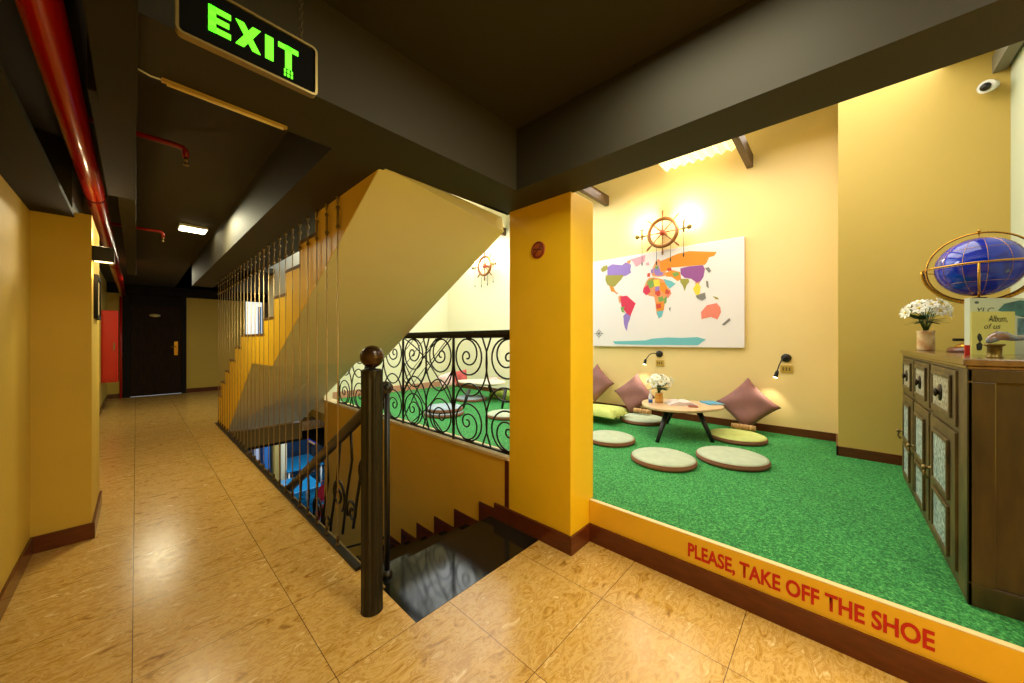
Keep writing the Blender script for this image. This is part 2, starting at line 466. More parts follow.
for t0 in (.12, .34, .56, .78):
    q = along(t0); m = along(t0 + .11)
    bm = BM()
    tube(bm, [along(t0, -.03), along(t0 + .03, -.30), along(t0 + .08, -.55), along(t0 + .11, -.74)], .011, 8)
    obj('baluster', bm, M_IRON, rl)
    bm = BM()
    cs = along(t0 + .02, -.42); tube(bm, spiral(cs.y, cs.z, .02, .13, 1.6, .3, 1, XR), .010, 8)
    cs = along(t0 + .12, -.62); tube(bm, spiral(cs.y, cs.z, .015, .09, 1.5, 2.5, -1, XR), .009, 8)
    tube(bm, [along(t0 + .13, -.03), along(t0 + .12, -.25), along(t0 + .16, -.45), along(t0 + .20, -.74)], .010, 8)
    obj('scroll', bm, M_IRON, rl)

# ------------------------------------------------------------------ newel post
NX, NY = .865, 1.83
nw = thing('newel_post', 'tall fluted dark bronze newel post with a ball top at the stair head', 'newel post', (NX, NY, 0))
nw.location = (NX, NY, 0)
bm = BM(); n = 48; prof = [(.0, 1), (.02, 1), (1.33, 1)]
rings = []
for z in (0.0, .03, 1.25, 1.288):
    ring = []
    for k in range(n * 2):
        an = 2 * PI * k / (n * 2); r = .056 - (.006 * (0.5 + .5 * math.cos(an * 12)) if 0 < z < 1.288 else -.001)
        ring.append(bm.verts.new((NX + r * math.cos(an), NY + r * math.sin(an), z)))
    rings.append(ring)
for A, B in zip(rings, rings[1:]):
    for k in range(n * 2): bm.faces.new((A[k], A[(k + 1) % (n * 2)], B[(k + 1) % (n * 2)], B[k]))
bm.faces.new(rings[-1]); bm.faces.new(rings[0][::-1])
obj('shaft', bm, M_POST, nw)
bm = BM(); lathe(bm, [(.056, 1.288), (.048, 1.295), (.02, 1.300), (.018, 1.306), (.028, 1.318)], (NX, NY, 0), 24); obj('collar', bm, M_POST, nw)
bm = BM(); ball(bm, (NX, NY, 1.363), .061, 32); obj('ball_cap', bm, mat('brown_ball_lacquer', (58, 36, 14), .25, metal=.3), nw)

# ------------------------------------------------------------------ balustrade on the low wall
bl = thing('balustrade', 'black wrought iron balustrade with scrolls on the low wall above the stair', 'balustrade', (XW + .05, 3.6, .525))
XB = XW + .03; z0 = .545; z1 = 1.475
bm = BM(); prism(bm, [(XB - .03, 1.472), (XB + .03, 1.472), (XB + .036, 1.50), (XB + .022, 1.535), (XB - .022, 1.535), (XB - .036, 1.50)], 'y', 1.885, 5.40); obj('top_rail', bm, M_IRON, bl)
bm = BM(); box(bm, XB - .012, XB + .012, 1.885, 5.40, .535, .552); obj('bottom_rail', bm, M_IRON, bl)
BW = .91; post_y = [2.63, 3.54, 4.45, 5.36]
for py in post_y:
    bm = BM(); box(bm, XB - .009, XB + .009, py - .009, py + .009, .52, 1.48); obj('upright', bm, M_IRON, bl)
def half_bay(bm, ye, sg):
    """scrolls of half a bay starting at the upright ye and going in direction sg"""
    def q(d, z): return Vector((XB, ye + sg * d, z))
    for cz, up in ((1.305, 1), (.715, -1)):
        sp = []
        for i in range(64):
            t = i / 63
            r = .168 if t < .38 else .168 - .098 * ((t - .38) / .22) if t < .60 else .070 - .052 * ((t - .60) / .40)
            an = -t * 2.55 * 2 * PI + PI * .55
            k_ = max(0, min(1, (t - .38) / .25))
            sp.append(q(.215 - .02 * k_ + r * 1.05 * math.cos(an), cz + up * r * math.sin(an) * .98))
        tube(bm, sp, .0078, 6)
        # outer U
        U = []
        for i in range(25):
            an = PI + PI * i / 24
            U.append(q(.235 + .225 * math.cos(an), (cz - up * .05) + up * .30 * math.sin(an)))
        U = [q(.012, cz + up * .06)] + U + [q(.455, cz + up * .05), q(.40, cz + up * .175)]
        tube(bm, U, .0078, 6)
def cross_arcs(bm, ye, sg):
    def q(d, z): return Vector((XB + .012, ye + sg * d, z))
    def arc(p, r_, bulge, rad=.0065):
        out = []
        for i in range(17):
            t = i / 16; out.append(q(p[0] + (r_[0] - p[0]) * t + 0, p[1] + (r_[1] - p[1]) * t + bulge * math.sin(PI * t)))
        tube(bm, out, rad, 6)
    arc((.0, .80), (.9, 1.47), .10); arc((.05, 1.47), (.9, .60), .08); arc((.2, .56), (.9, 1.2), -.05)
    arc((.0, 1.2), (.75, .56), -.06); arc((.25, 1.47), (.9, .9), .04); arc((.45, .56), (.9, 1.0), .04)
    for k in range(4): arc((.1 + .2 * k, 1.47), (.9, .85 + .16 * k), .0, .0035)
bm = BM(); half_bay(bm, 2.63, -1); half_bay(bm, 1.72, 1); obj('scroll_panel', bm, M_IRON, bl)
for i, py in enumerate(post_y[:3]):
    bm = BM(); half_bay(bm, py, 1); half_bay(bm, py + BW, -1)
    if i < 1: cross_arcs(bm, py + .0, 1)
    obj('scroll_panel', bm, M_IRON, bl)

# ------------------------------------------------------------------ stairs going up (over the down flight)
up = thing('ascending_staircase', 'yellow sided stair climbing towards the beam above the lower flight', 'staircase', (1.5, 9.0, 0))
XS = .99
pix_top = [(318, 208), (317, 237), (302, 245), (301, 268), (288, 277), (288.5, 296), (276, 298), (277, 319), (266, 319), (266, 336), (243, 335), (243, 349), (237, 349), (237, 362), (231.5, 362), (231, 373), (227, 374), (226.5, 384), (223, 385), (222.5, 397), (220, 398), (219.6, 412)]
pix_bot = [(223.7, 419), (254, 363.5), (272.5, 366), (330, 275), (348, 226.7), (375.5, 180), (384, 167)]
P3 = [onx(x, y, XS) for x, y in pix_top]; B3 = [onx(x, y, XS) for x, y in pix_bot]
# square up: risers vertical, treads level
T = [(p.y, p.z) for p in P3]
Tn = [T[0]]
for i in range(1, len(T)):
    if i % 2 == 1: Tn.append((Tn[-1][0], T[i][1]))          # riser going down
    else: Tn.append((T[i][0], Tn[-1][1]))                    # tread going away
low = [(1.94, 2.475), (4.33, 1.18), (5.26, 1.165), (6.95, .02)]
lowR = [(1.94, 2.32), (3.98, 1.20), (4.65, 1.17), (6.95, .03)]
outline = Tn + [(Tn[-1][0] + .05, .0)] + [(a_, b_ + .006) for a_, b_ in low[::-1]] + [(1.94, 2.62), (Tn[0][0], 2.62)]
bm = BM(); prism(bm, outline, 'x', .97, XS); obj('stringer', bm, mat('stair_side_paint', (246, 202, 40), .5), up)
# soffit slab, full width, a little above the stringer's lower edge line
s0 = onx(508, 228, XW); s1 = onx(415, 325, XW); s2 = onx(310.6, 410, XW)
bm = BM()
vs = []
for i in range(4):
    l = low[i]; r = lowR[i]
    vs.append((bm.verts.new((.972, l[0], l[1])), bm.verts.new((XW - .002, r[0], r[1])), bm.verts.new((XW - .002, r[0] + .02, r[1] + .12)), bm.verts.new((.972, l[0] + .02, l[1] + .03))))
for A, B in zip(vs, vs[1:]):
    for k in range(4):
        f = bm.faces.new((A[k], A[(k + 1) % 4], B[(k + 1) % 4], B[k])); f.smooth = False
bm.faces.new(vs[0]); bm.faces.new(vs[-1][::-1])
obj('soffit', bm, M_SOFF, up)
for i in range(1, len(Tn) - 1, 2):
    (ya, za), (yb, zb) = Tn[i], Tn[i + 1]
    if za < .15: continue
    bm = BM(); box(bm, .968, XW - .002, ya - .03, yb + .012, za - .001, za + .028); obj('tread', bm, mat('brown_tread_edge', (104, 70, 30), .4), up)
    bm = BM(); box(bm, XS, XW - .002, yb - .01, yb + .01, Tn[i + 1][1] - .18, Tn[i + 1][1]); obj('riser', bm, M_PALE, up)

# ------------------------------------------------------------------ cable screen
def make_cable(y):
    t = thing('balustrade_cable', 'x', 'cable', (.955, y, 0), 'steel cables screening the stairwell')
    x = .955
    bm = BM(); tube(bm, [(x, y, .06), (x, y, 2.24)], .0042, 6); obj('cable', bm, M_STEEL, t)
    bm = BM()
    tube(bm, [(x, y - .012, 2.25), (x, y - .012, 2.37)], .0035, 6); tube(bm, [(x, y + .012, 2.25), (x, y + .012, 2.37)], .0035, 6)
    lathe(bm, [(.006, 2.225), (.013, 2.235), (.013, 2.252), (.006, 2.258)], (x, y, 0), 10)
    lathe(bm, [(.006, 2.362), (.013, 2.368), (.013, 2.385), (.006, 2.39)], (x, y, 0), 10)
    obj('turnbuckle', bm, M_ZINC, t)
    bm = BM(); tube(bm, [(x, y, 2.38), (x, y, 2.41)], .004, 6)
    tube(bm, [Vector((x, y + .014 * math.sin(2 * PI * k / 12), 2.425 + .016 * math.cos(2 * PI * k / 12))) for k in range(12)], .0035, 6, closed=True)
    lathe(bm, [(.012, 2.44), (.012, ZB)], (x, y, 0), 10); obj('eye_hook', bm, M_ZINC, t)
    bm = BM(); lathe(bm, [(.015, .022), (.015, .030), (.007, .034), (.007, .05), (.010, .052), (.010, .085), (.004, .09)], (x, y, 0), 10); obj('floor_anchor', bm, mat('dull_anchor', (92, 72, 40), .4, metal=.7), t)
    return t
proto = make_cable(2.54)
NC = 26
ords = ['first', 'second', 'third', 'fourth', 'fifth', 'sixth', 'seventh', 'eighth', 'ninth', 'tenth', 'eleventh', 'twelfth', 'thirteenth', 'fourteenth', 'fifteenth', 'sixteenth', 'seventeenth', 'eighteenth', 'nineteenth', 'twentieth', 'twenty-first', 'twenty-second', 'twenty-third', 'twenty-fourth']
for k in range(NC):
    o = proto if k == 0 else copy_tree(proto)
    o.location = (.955, 2.54 + .207 * k, 0)
    if k == 0: o['label'] = 'steel cable with turnbuckle nearest the bronze newel post'
    elif k == NC - 1: o['label'] = 'steel cable farthest down the corridor, last of the screen'
    elif k <= 12: o['label'] = 'steel cable of the stair screen, %s counted away from the newel post' % ords[k]
    else: o['label'] = 'steel cable of the stair screen, %s counted from its far corridor end' % ords[NC - 1 - k]

# ------------------------------------------------------------------ corridor end door
dr = thing('door_1', 'x', 'door', (.38, YD, 0)); del dr['label']; del dr['category']; dr['kind'] = 'structure'
bm = BM(); box(bm, -.235, -.10, YD - .05, YD, 0, 2.64); box(bm, .85, .945, YD - .05, YD, 0, 2.64); box(bm, -.10, .85, YD - .05, YD, 2.36, 2.64)
obj('door_frame', bm, M_DFR, dr, bevel=.004)
bm = BM(); box(bm, -.095, .845, YD - .03, YD + .02, .02, 2.36)
for (u0, u1, w0, w1) in ((.08, .67, .25, 2.1),):
    for k in range(9):
        xx = .05 + (k * .072); box(bm, xx, xx + .055, YD - .038, YD - .03, .3, 2.1 + .0 * k)
obj('door_leaf', bm, M_DOOR, dr, bevel=.003)
bm = BM(); box(bm, .70, .775, YD - .045, YD - .03, 1.05, 1.42)
tube(bm, [(.735, YD - .04, 1.28), (.735, YD - .09, 1.28), (.62, YD - .09, 1.28)], .012, 8); obj('door_handle', bm, M_GOLD, dr)
c = ony(155, 315.5, YD - .035)
bm = BM(); lathe(bm, [(.0, -.012), (.10, -.012), (.105, 0)], (c.x, YD - .03, c.z), 24, axis='y', sy=.42); obj('oval_number_plate', bm, mat('plate', (190, 180, 120), .3, metal=.3), dr)

# window at the corridor end
wn = thing('window_1', 'x', 'window', ((wx0 + wx1) / 2, YD, 1.62)); del wn['label']; del wn['category']; wn['kind'] = 'structure'
bm = BM(); box(bm, wx0, wx0 + .05, YD - .04, YD + .05, 1.62, 2.86); box(bm, wx1 - .05, wx1 + .16, YD - .06, YD + .05, 1.60, 2.88); box(bm, wx0, wx1, YD - .04, YD + .05, 2.80, 2.86); box(bm, wx0, wx1 + .1, YD - .07, YD + .05, 1.58, 1.64)
obj('window_frame', bm, mat('brown_window_frame', (120, 90, 40), .5), wn)
bm = BM(); box(bm, wx0 + .05, wx1 - .05, YD + .01, YD + .02, 1.64, 2.80); obj('pane', bm, mat('daylit_glass', (230, 240, 240), .2, emit=(235, 240, 235), estr=1.0), wn)
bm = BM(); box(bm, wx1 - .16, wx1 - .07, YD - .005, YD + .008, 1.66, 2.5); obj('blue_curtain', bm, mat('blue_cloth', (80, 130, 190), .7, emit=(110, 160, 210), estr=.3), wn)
# small teal window high on the stair wall
q0 = onx(306.5, 240, XW); q1 = onx(318, 212, XW)
wn = thing('window_2', 'x', 'window', (XW, (q0.y + q1.y) / 2, q0.z)); del wn['label']; del wn['category']; wn['kind'] = 'structure'
bm = BM()
ya, yb = q1.y, q0.y; za, zb = q0.z - .05, q1.z
box(bm, XW - .03, XW, ya, ya + .06, za, zb); box(bm, XW - .03, XW, yb - .06, yb, za, zb); box(bm, XW - .03, XW, ya, yb, za, za + .06); box(bm, XW - .03, XW, ya, yb, zb - .06, zb); box(bm, XW - .03, XW, (ya + yb) / 2 + .02, (ya + yb) / 2 + .1, za, zb)
obj('window_frame', bm, mat('dark_green_frame', (46, 44, 22), .5), wn)
bm = BM(); box(bm, XW - .012, XW - .006, ya + .05, yb - .05, za + .05, zb - .05); obj('pane', bm, mat('teal_glass', (110, 200, 180), .2, rgb2=(190, 230, 215), nscale=6, emit=(90, 180, 160), estr=.5), wn)

# ------------------------------------------------------------------ left side: pipe, lamp, frame, cabinet
def P2(x, y, Z): return onz(x, y, Z)
pipe_x, pipe_z = -.222, 2.60
pp = thing('sprinkler_main_pipe', 'thick glossy red pipe running along the left side under the ceiling', 'pipe', (pipe_x, 5, pipe_z))
bm = BM(); tube(bm, [(pipe_x, -1.5, pipe_z), (pipe_x, 3.9, pipe_z), (pipe_x, 12.9, pipe_z)], .056, 28); obj('pipe', bm, M_RED, pp)
for yc in (1.05, 4.3, 8.0):
    bm = BM(); tube(bm, [(pipe_x, yc, pipe_z), (pipe_x, yc + .018, pipe_z)], .060, 24)
    tube(bm, [(pipe_x, yc + .009, pipe_z + .04), (pipe_x, yc + .009, ZC - .001)], .004, 6); obj('clamp', bm, mat('pipe_clamp', (50, 16, 6), .5, metal=.3), pp)
def sprinkler(x, y, label):
    p = onz(x, y, 2.78)
    t = thing('sprinkler', label, 'sprinkler', (p.x, p.y, 2.78), None)
    bm = BM(); tube(bm, [(-.2, p.y, 2.78), (p.x - .05, p.y, 2.78), (p.x - .015, p.y, 2.775), (p.x, p.y, 2.755), (p.x, p.y, 2.71)], .017, 12); obj('branch_pipe', bm, mat('dark_red_pipe', (150, 18, 8), .35), t)
    bm = BM(); lathe(bm, [(.012, 2.715), (.012, 2.69), (.006, 2.688), (.005, 2.665), (.018, 2.663), (.018, 2.659)], (p.x, p.y, 0), 12); obj('sprinkler_head', bm, M_ZINC, t)
sprinkler(186, 148, 'dark red branch pipe with sprinkler head left of the ceiling lamp, nearer one')
sprinkler(163, 232, 'short red branch pipe with sprinkler head, farther down the corridor')

lp = thing('wall_lamp', 'black box wall lamp on the edge of the mustard pier', 'lamp', (-.19, 4.05, 2.1))
bm = BM(); q = ony(90, 246, 4.35); q2 = ony(114, 261, 4.35)
bx0, bx1 = -.222, -.085
box(bm, -.2215, -.112, 4.0, 4.11, 2.04, 2.15); obj('housing', bm, mat('lamp_black', (34, 28, 16), .4), lp, bevel=.004)
bm = BM(); box(bm, -.21, -.12, 4.012, 4.03, 2.034, 2.041); obj('lens', bm, mat('lamp_lens', (255, 230, 170), .4, emit=(255, 225, 150), estr=5), lp)
lamp('wall_lamp_down', 'POINT', (-.17, 4.06, 1.97), 2.5, WARM, soft=.03)
lamp('wall_lamp_up', 'POINT', (-.17, 4.08, 2.24), 3.0, WARM, soft=.03)
pf = thing('wall_picture', 'narrow dark framed picture hung on the pier side under the box lamp', 'picture', (-.21, 4.5, 1.6))
bm = BM(); box(bm, -.2215, -.200, 4.16, 4.52, 1.62, 1.65); box(bm, -.2215, -.200, 4.16, 4.52, 1.93, 1.96); box(bm, -.2215, -.200, 4.16, 4.19, 1.65, 1.93); box(bm, -.2215, -.200, 4.49, 4.52, 1.65, 1.93); obj('frame', bm, M_DFR, pf)
bm = BM(); box(bm, -.2215, -.208, 4.19, 4.49, 1.65, 1.93); obj('print', bm, mat('beige_print', (200, 176, 110), .6, noise=.3, nscale=10), pf)

q0 = ony(100.5, 310, 11.0); q1 = ony(118.3, 382, 11.0)
fc = thing('fire_hose_cabinet', 'tall red fire hose cabinet on the left wall just before the dark door', 'cabinet', (-.4, 11.1, .4))
bm = BM(); box(bm, max(q0.x, -.488), q1.x, 11.0, 11.5, q1.z, q0.z); obj('case', bm, M_REDC, fc, bevel=.01)
bm = BM(); box(bm, max(q0.x, -.488) + .02, q1.x - .03, 10.985, 11.0, q1.z + .05, q0.z - .05); obj('door', bm, M_REDC, fc, bevel=.004)
bm = BM(); box(bm, q1.x - .07, q1.x - .045, 10.97, 10.988, 1.25, 1.40); obj('latch', bm, M_ZINC, fc)
bm = BM(); tube(bm, [(-.262, 13.12, 0), (-.262, 13.12, 2.55)], .022, 12)
tag(obj('riser_pipe', bm, M_REDC), 'slim dark red vertical pipe between red cabinet and dark door', 'pipe')

# ceiling lamps
p = onz(193, 230, ZC - .03)
cl = thing('ceiling_lamp', 'lit rectangular ceiling lamp glowing white halfway down the corridor', 'lamp', (p.x, p.y, ZC))
bm = BM(); box(bm, p.x - .13, p.x + .13, p.y - .13, p.y + .13, ZC - .03, ZC); obj('housing', bm, M_WHITE, cl)
bm = BM(); box(bm, p.x - .12, p.x + .12, p.y - .12, p.y + .12, ZC - .036, ZC - .03); obj('diffuser', bm, mat('lamp_diffuser', (255, 240, 200), .4, emit=(255, 238, 190), estr=14), cl)
a0 = onz(161, 87, ZB - .02); a1 = onz(285, 134, ZB - .02)
tf = thing('tube_lamp', 'unlit slim tube lamp fixed along the underside edge of the ceiling beam', 'lamp', ((a0.x + a1.x) / 2, 1.90, ZB))
bm = BM(); box(bm, a0.x, a1.x, 1.892, 1.908, ZB - .012, ZB); obj('batten', bm, mat('batten_cream', (190, 160, 90), .45), tf)
bm = BM(); tube(bm, [(a0.x + .015, 1.897, ZB - .017), (a1.x - .015, 1.897, ZB - .017)], .006, 12); obj('tube', bm, mat('unlit_tube', (236, 212, 150), .3), tf)
bm = BM(); tube(bm, [(a0.x, 1.9, ZB - .006), (a0.x - .03, 1.9, ZB - .008), (.0, 1.89, ZB - .004)], .003, 6); obj('wire', bm, M_WHITE, tf)

# ------------------------------------------------------------------ exit sign
YS = 1.3
sg = thing('exit_sign', 'hanging black exit sign with glowing green letters and pale rounded frame', 'sign', (.25, YS, 2.3))
sx0 = ony(175, 33, YS).x; sx1 = ony(316.5, 96, YS).x; sz0 = 2.278; sz1 = 2.442
def rrect(x0, x1, z0, z1, r, n=5):
    out = []
    for cx_, cz_, a0_ in ((x1 - r, z1 - r, 0), (x0 + r, z1 - r, PI / 2), (x0 + r, z0 + r, PI), (x1 - r, z0 + r, 1.5 * PI)):
        for i in range(n + 1):
            an = a0_ + PI / 2 * i / n; out.append((cx_ + r * math.cos(an), cz_ + r * math.sin(an)))
    return out
bm = BM()
O = rrect(sx0, sx1, sz0, sz1, .016); I = rrect(sx0 + .007, sx1 - .007, sz0 + .007, sz1 - .007, .010)
vo = [[bm.verts.new((p_[0], yy_, p_[1])) for p_ in L_] for L_ in (O, I) for yy_ in (YS - .012, YS + .012)]
n = len(O)
for k in range(n):
    k2 = (k + 1) % n
    bm.faces.new((vo[0][k], vo[0][k2], vo[2][k2], vo[2][k])); bm.faces.new((vo[1][k], vo[1][k2], vo[0][k2], vo[0][k]))
    bm.faces.new((vo[3][k], vo[3][k2], vo[1][k2], vo[1][k])); bm.faces.new((vo[2][k], vo[2][k2], vo[3][k2], vo[3][k]))
obj('frame', bm, mat('sign_frame_metal', (150, 130, 78), .35, metal=.7), sg)
bm = BM(); prism(bm, I, 'y', YS - .006, YS + .008); obj('panel', bm, mat('sign_black_acrylic', (4, 4, 4), .85, spec=.1), sg)
MG = mat('green_sign_light', (90, 240, 30), .4, emit=(105, 245, 40), estr=1.3)
zt = sz1 - .044; zl = sz0 + .048; hh = zt - zl; zm = (zt + zl) / 2; th = hh * .21
def sxp(px): return ony(px, 60, YS).x
bm = BM()
ex0, ex1 = sxp(208), sxp(230.5)
yA, yB_ = YS - .009, YS - .006
for (a_, b_, c_, d_) in ((ex0, ex0 + th * 1.1, zl, zt), (ex0, ex1, zt - th, zt), (ex0, ex1 - .004, zm - th / 2, zm + th / 2), (ex0, ex1, zl, zl + th)):
    box(bm, a_, b_, yA, yB_, c_, d_)
x0_, x1_ = sxp(235), sxp(260); w_ = th * 1.35
prism(bm, [(x0_, zt), (x0_ + w_, zt), (x1_, zl), (x1_ - w_, zl)], 'y', yA, yB_); prism(bm, [(x0_, zl), (x0_ + w_, zl), (x1_, zt), (x1_ - w_, zt)], 'y', yA - .0004, yB_)
box(bm, sxp(264.5), sxp(272.8), yA, yB_, zl, zt)
tx0, tx1 = sxp(277.5), sxp(297.5); box(bm, tx0, tx1, yA, yB_, zt - th, zt); mx_ = (tx0 + tx1) / 2
box(bm, mx_ - th * .6, mx_ + th * .6, yA, yB_, zl, zt)
for k in range(3):
    xx = mx_ - .012 + k * .0095; box(bm, xx, xx + .0055, yA, yB_, zl - .014, zl - .004); box(bm, xx, xx + .0055, yA, yB_, zl - .026, zl - .018)
obj('letters', bm, MG, sg)
bm = BM()
for xc in (sx0 + .05, sxp(301)):
    for k in range(27):
        zc = sz1 + .008 + k * .0155; pl = k % 2
        ring = [Vector((xc + (0 if pl else .005 * math.cos(2 * PI * j / 8)), YS + (.005 * math.cos(2 * PI * j / 8) if pl else 0), zc + .010 * math.sin(2 * PI * j / 8))) for j in range(8)]
        tube(bm, ring, .0014, 4, closed=True)
obj('chain', bm, mat('dark_chain', (90, 78, 50), .4, metal=.7), sg)

# ------------------------------------------------------------------ no-smoking disc on the column
c = onx(538, 250, XW - .004)
ns = thing('no_smoking_sign', 'small round red and brown no smoking sign on the yellow column', 'sign', (XW, c.y, c.z))
bm = BM(); lathe(bm, [(0, -.006), (.062, -.006), (.064, -.003), (.064, 0)], (XW, c.y, c.z), 32, axis='x'); obj('disc', bm, mat('ochre_disc', (176, 92, 34), .5), ns)
bm = BM(); n = 32
for i in range(n):
    pass
R_ = [Vector((XW - .008, c.y + .054 * math.cos(2 * PI * k / 32), c.z + .054 * math.sin(2 * PI * k / 32))) for k in range(32)]
tube(bm, R_, .0055, 6, closed=True); tube(bm, [(XW - .008, c.y + .036, c.z - .036), (XW - .008, c.y - .036, c.z + .036)], .005, 6); obj('ring_and_bar', bm, mat('dark_red_print', (120, 26, 14), .5), ns)
bm = BM(); tube(bm, [(XW - .007, c.y + .034, c.z + .010), (XW - .007, c.y - .034, c.z - .002)], .0045, 6); tube(bm, [(XW - .007, c.y - .02, c.z + .006), (XW - .007, c.y - .03, c.z + .02), (XW - .007, c.y - .022, c.z + .03)], .002, 6); obj('cigarette', bm, mat('dark_brown_print', (66, 26, 12), .5), ns)


# ------------------------------------------------------------------ writing
def text_mesh(body, width, height, weight=0.0, italic=0.0):
    cu = bpy.data.curves.new('t', 'FONT'); cu.body = body; cu.size = 1; cu.offset = weight; cu.shear = italic; cu.resolution_u = 4
    to = bpy.data.objects.new('t', cu); COL.objects.link(to)
    dg = bpy.context.evaluated_depsgraph_get(); me = bpy.data.meshes.new_from_object(to.evaluated_get(dg))
    bpy.data.objects.remove(to)
    bm = BM(); bm.from_mesh(me)
    xs = [v.co.x for v in bm.verts]; ys = [v.co.y for v in bm.verts]
    x0, x1, y0, y1 = min(xs), max(xs), min(ys), max(ys)
    for v in bm.verts: v.co = Vector(((v.co.x - x0) / (x1 - x0) * width, 0, (v.co.y - y0) / (y1 - y0) * height))
    return bm
# platform front (plane X = XP - .012): reading direction is -Y
ta = onx(688, 557, XP - .013); tb = onx(935, 645, XP - .013)
W_ = ta.y - tb.y
bm = text_mesh('PLEASE, TAKE OFF THE SHOE', W_, .098, .03)
for v in bm.verts: v.co = Vector((XP - .0135, ta.y - v.co.x, .150 + v.co.z))
tag(obj('painted_lettering', bm, mat('red_letter_paint', (190, 24, 12), .5)), 'red capitals PLEASE, TAKE OFF THE SHOE on the yellow platform front', 'lettering')

# ------------------------------------------------------------------ world map canvas
XM = XF - .045
mp_ = thing('world_map_canvas', 'large white canvas printed with a coloured world map on the far wall', 'map', (XF, 1.9, 1.4))
c0 = onx(592.5, 261.5, XM); c1 = onx(744.5, 237.5, XM); zlo = onx(744.5, 348, XM).z; zhi = (c0.z + c1.z) / 2 + .005
bm = BM(); box(bm, XM, XF - .001, c1.y, c0.y, zlo, zhi); obj('canvas', bm, mat('canvas_white', (236, 226, 226), .6), mp_, bevel=.006)
def mpx(cx, cy):
    p = onx(580 + cx / 5.12, 230 + cy / 5.12, XM); return (p.y, p.z)
cont = {
 'tan': [[(340, 262), (352, 246), (378, 242), (408, 248), (432, 256), (442, 285), (464, 308), (452, 335), (436, 368), (428, 412), (406, 455), (392, 430), (386, 372), (380, 342), (352, 336), (330, 318), (328, 292)],
         [(372, 238), (362, 215), (374, 190), (388, 160), (402, 148), (416, 160), (412, 205), (440, 214), (434, 236), (404, 240)],
         [(240, 160), (262, 152), (256, 172), (244, 176)], [(196, 340), (212, 334), (214, 360), (204, 378), (198, 362)], [(590, 262), (616, 258), (604, 300), (592, 292)], [(176, 308), (196, 326), (190, 330), (172, 316)]],
 'lilac': [[(140, 190), (165, 175), (215, 180), (235, 165), (262, 178), (258, 205), (262, 218), (240, 232), (222, 238), (140, 232)], [(225, 480), (222, 440), (235, 425), (262, 432), (255, 458), (246, 480), (240, 518), (230, 500)], [(376, 200), (400, 178), (412, 210), (405, 235), (385, 230)]],
 'olive': [[(106, 200), (120, 185), (140, 180), (142, 200), (128, 212), (112, 215)], [(132, 232), (225, 230), (212, 252), (195, 270), (180, 288), (160, 292), (140, 280), (130, 258)], [(512, 250), (555, 250), (560, 265), (545, 285), (536, 314), (526, 285), (514, 268)], [(345, 260), (378, 245), (380, 290), (360, 300), (342, 285)], [(680, 338), (704, 345), (712, 354), (696, 355)]],
 'orange': [[(410, 160), (440, 148), (500, 122), (560, 108), (700, 112), (688, 132), (660, 140), (650, 165), (640, 178), (560, 184), (500, 190), (462, 192), (440, 212), (412, 208)], [(434, 222), (470, 205), (512, 215), (518, 250), (500, 262), (470, 240), (440, 238)], [(410, 268), (440, 270), (448, 300), (462, 325), (440, 332), (410, 308)], [(150, 285), (172, 292), (180, 318), (160, 315)], [(388, 372), (428, 368), (430, 410), (404, 418), (388, 400)]],
 'purple': [[(514, 196), (560, 186), (630, 180), (640, 200), (632, 240), (618, 262), (598, 270), (570, 250), (535, 245), (515, 225)]],
 'redpink': [[(206, 340), (240, 336), (285, 376), (270, 412), (258, 440), (240, 428), (212, 392)], [(326, 296), (350, 280), (362, 316), (340, 335), (322, 318)], [(385, 305), (410, 310), (408, 340), (385, 330)]],
 'pink': [[(258, 150), (335, 128), (330, 160), (300, 182), (285, 188), (275, 168)], [(338, 170), (352, 165), (356, 180), (340, 182)]],
 'coral': [[(620, 420), (650, 385), (700, 374), (718, 395), (722, 420), (704, 458), (670, 445), (622, 456)], [(440, 335), (462, 310), (468, 325), (450, 350)]],
 'yellow': [[(578, 300), (600, 270), (618, 290), (612, 338), (592, 330)], [(375, 258), (406, 252), (410, 285), (382, 290)]],
 'teal': [[(168, 570), (250, 568), (335, 565), (372, 556), (450, 550), (520, 552), (600, 548), (645, 560), (620, 578), (605, 590), (330, 588), (180, 584)], [(392, 418), (428, 412), (418, 445), (402, 452)], [(428, 250), (470, 262), (490, 275), (460, 300), (440, 280)]],
 'green': [[(350, 262), (376, 262), (378, 288), (352, 296)], [(400, 345), (424, 340), (430, 362), (404, 368)], [(430, 350), (446, 338), (442, 372), (432, 380)], [(470, 222), (500, 214), (508, 230), (484, 240)], [(384, 188), (398, 182), (402, 198), (388, 202)], [(230, 392), (222, 408), (232, 424), (214, 420), (208, 396)]],
 'red2': [[(384, 318), (404, 308), (414, 326), (396, 340)], [(440, 300), (462, 316), (452, 330), (436, 324)], [(346, 222), (360, 220), (358, 240), (344, 240)], [(390, 380), (414, 376), (416, 398), (394, 404)], [(446, 196), (466, 192), (470, 206), (450, 212)]],
 'lilac2': [[(386, 292), (406, 288), (406, 308), (386, 314)], [(362, 204), (374, 200), (378, 220), (366, 222)], [(408, 214), (428, 218), (420, 234), (406, 230)]],
 'grey': [[(592, 336), (640, 320), (645, 350), (625, 362), (600, 350)], [(725, 485), (765, 450), (770, 462), (740, 488)], [(640, 195), (660, 190), (672, 210), (660, 220)], [(645, 260), (656, 262), (660, 300), (648, 290)], [(455, 400), (464, 395), (462, 418)]],
}
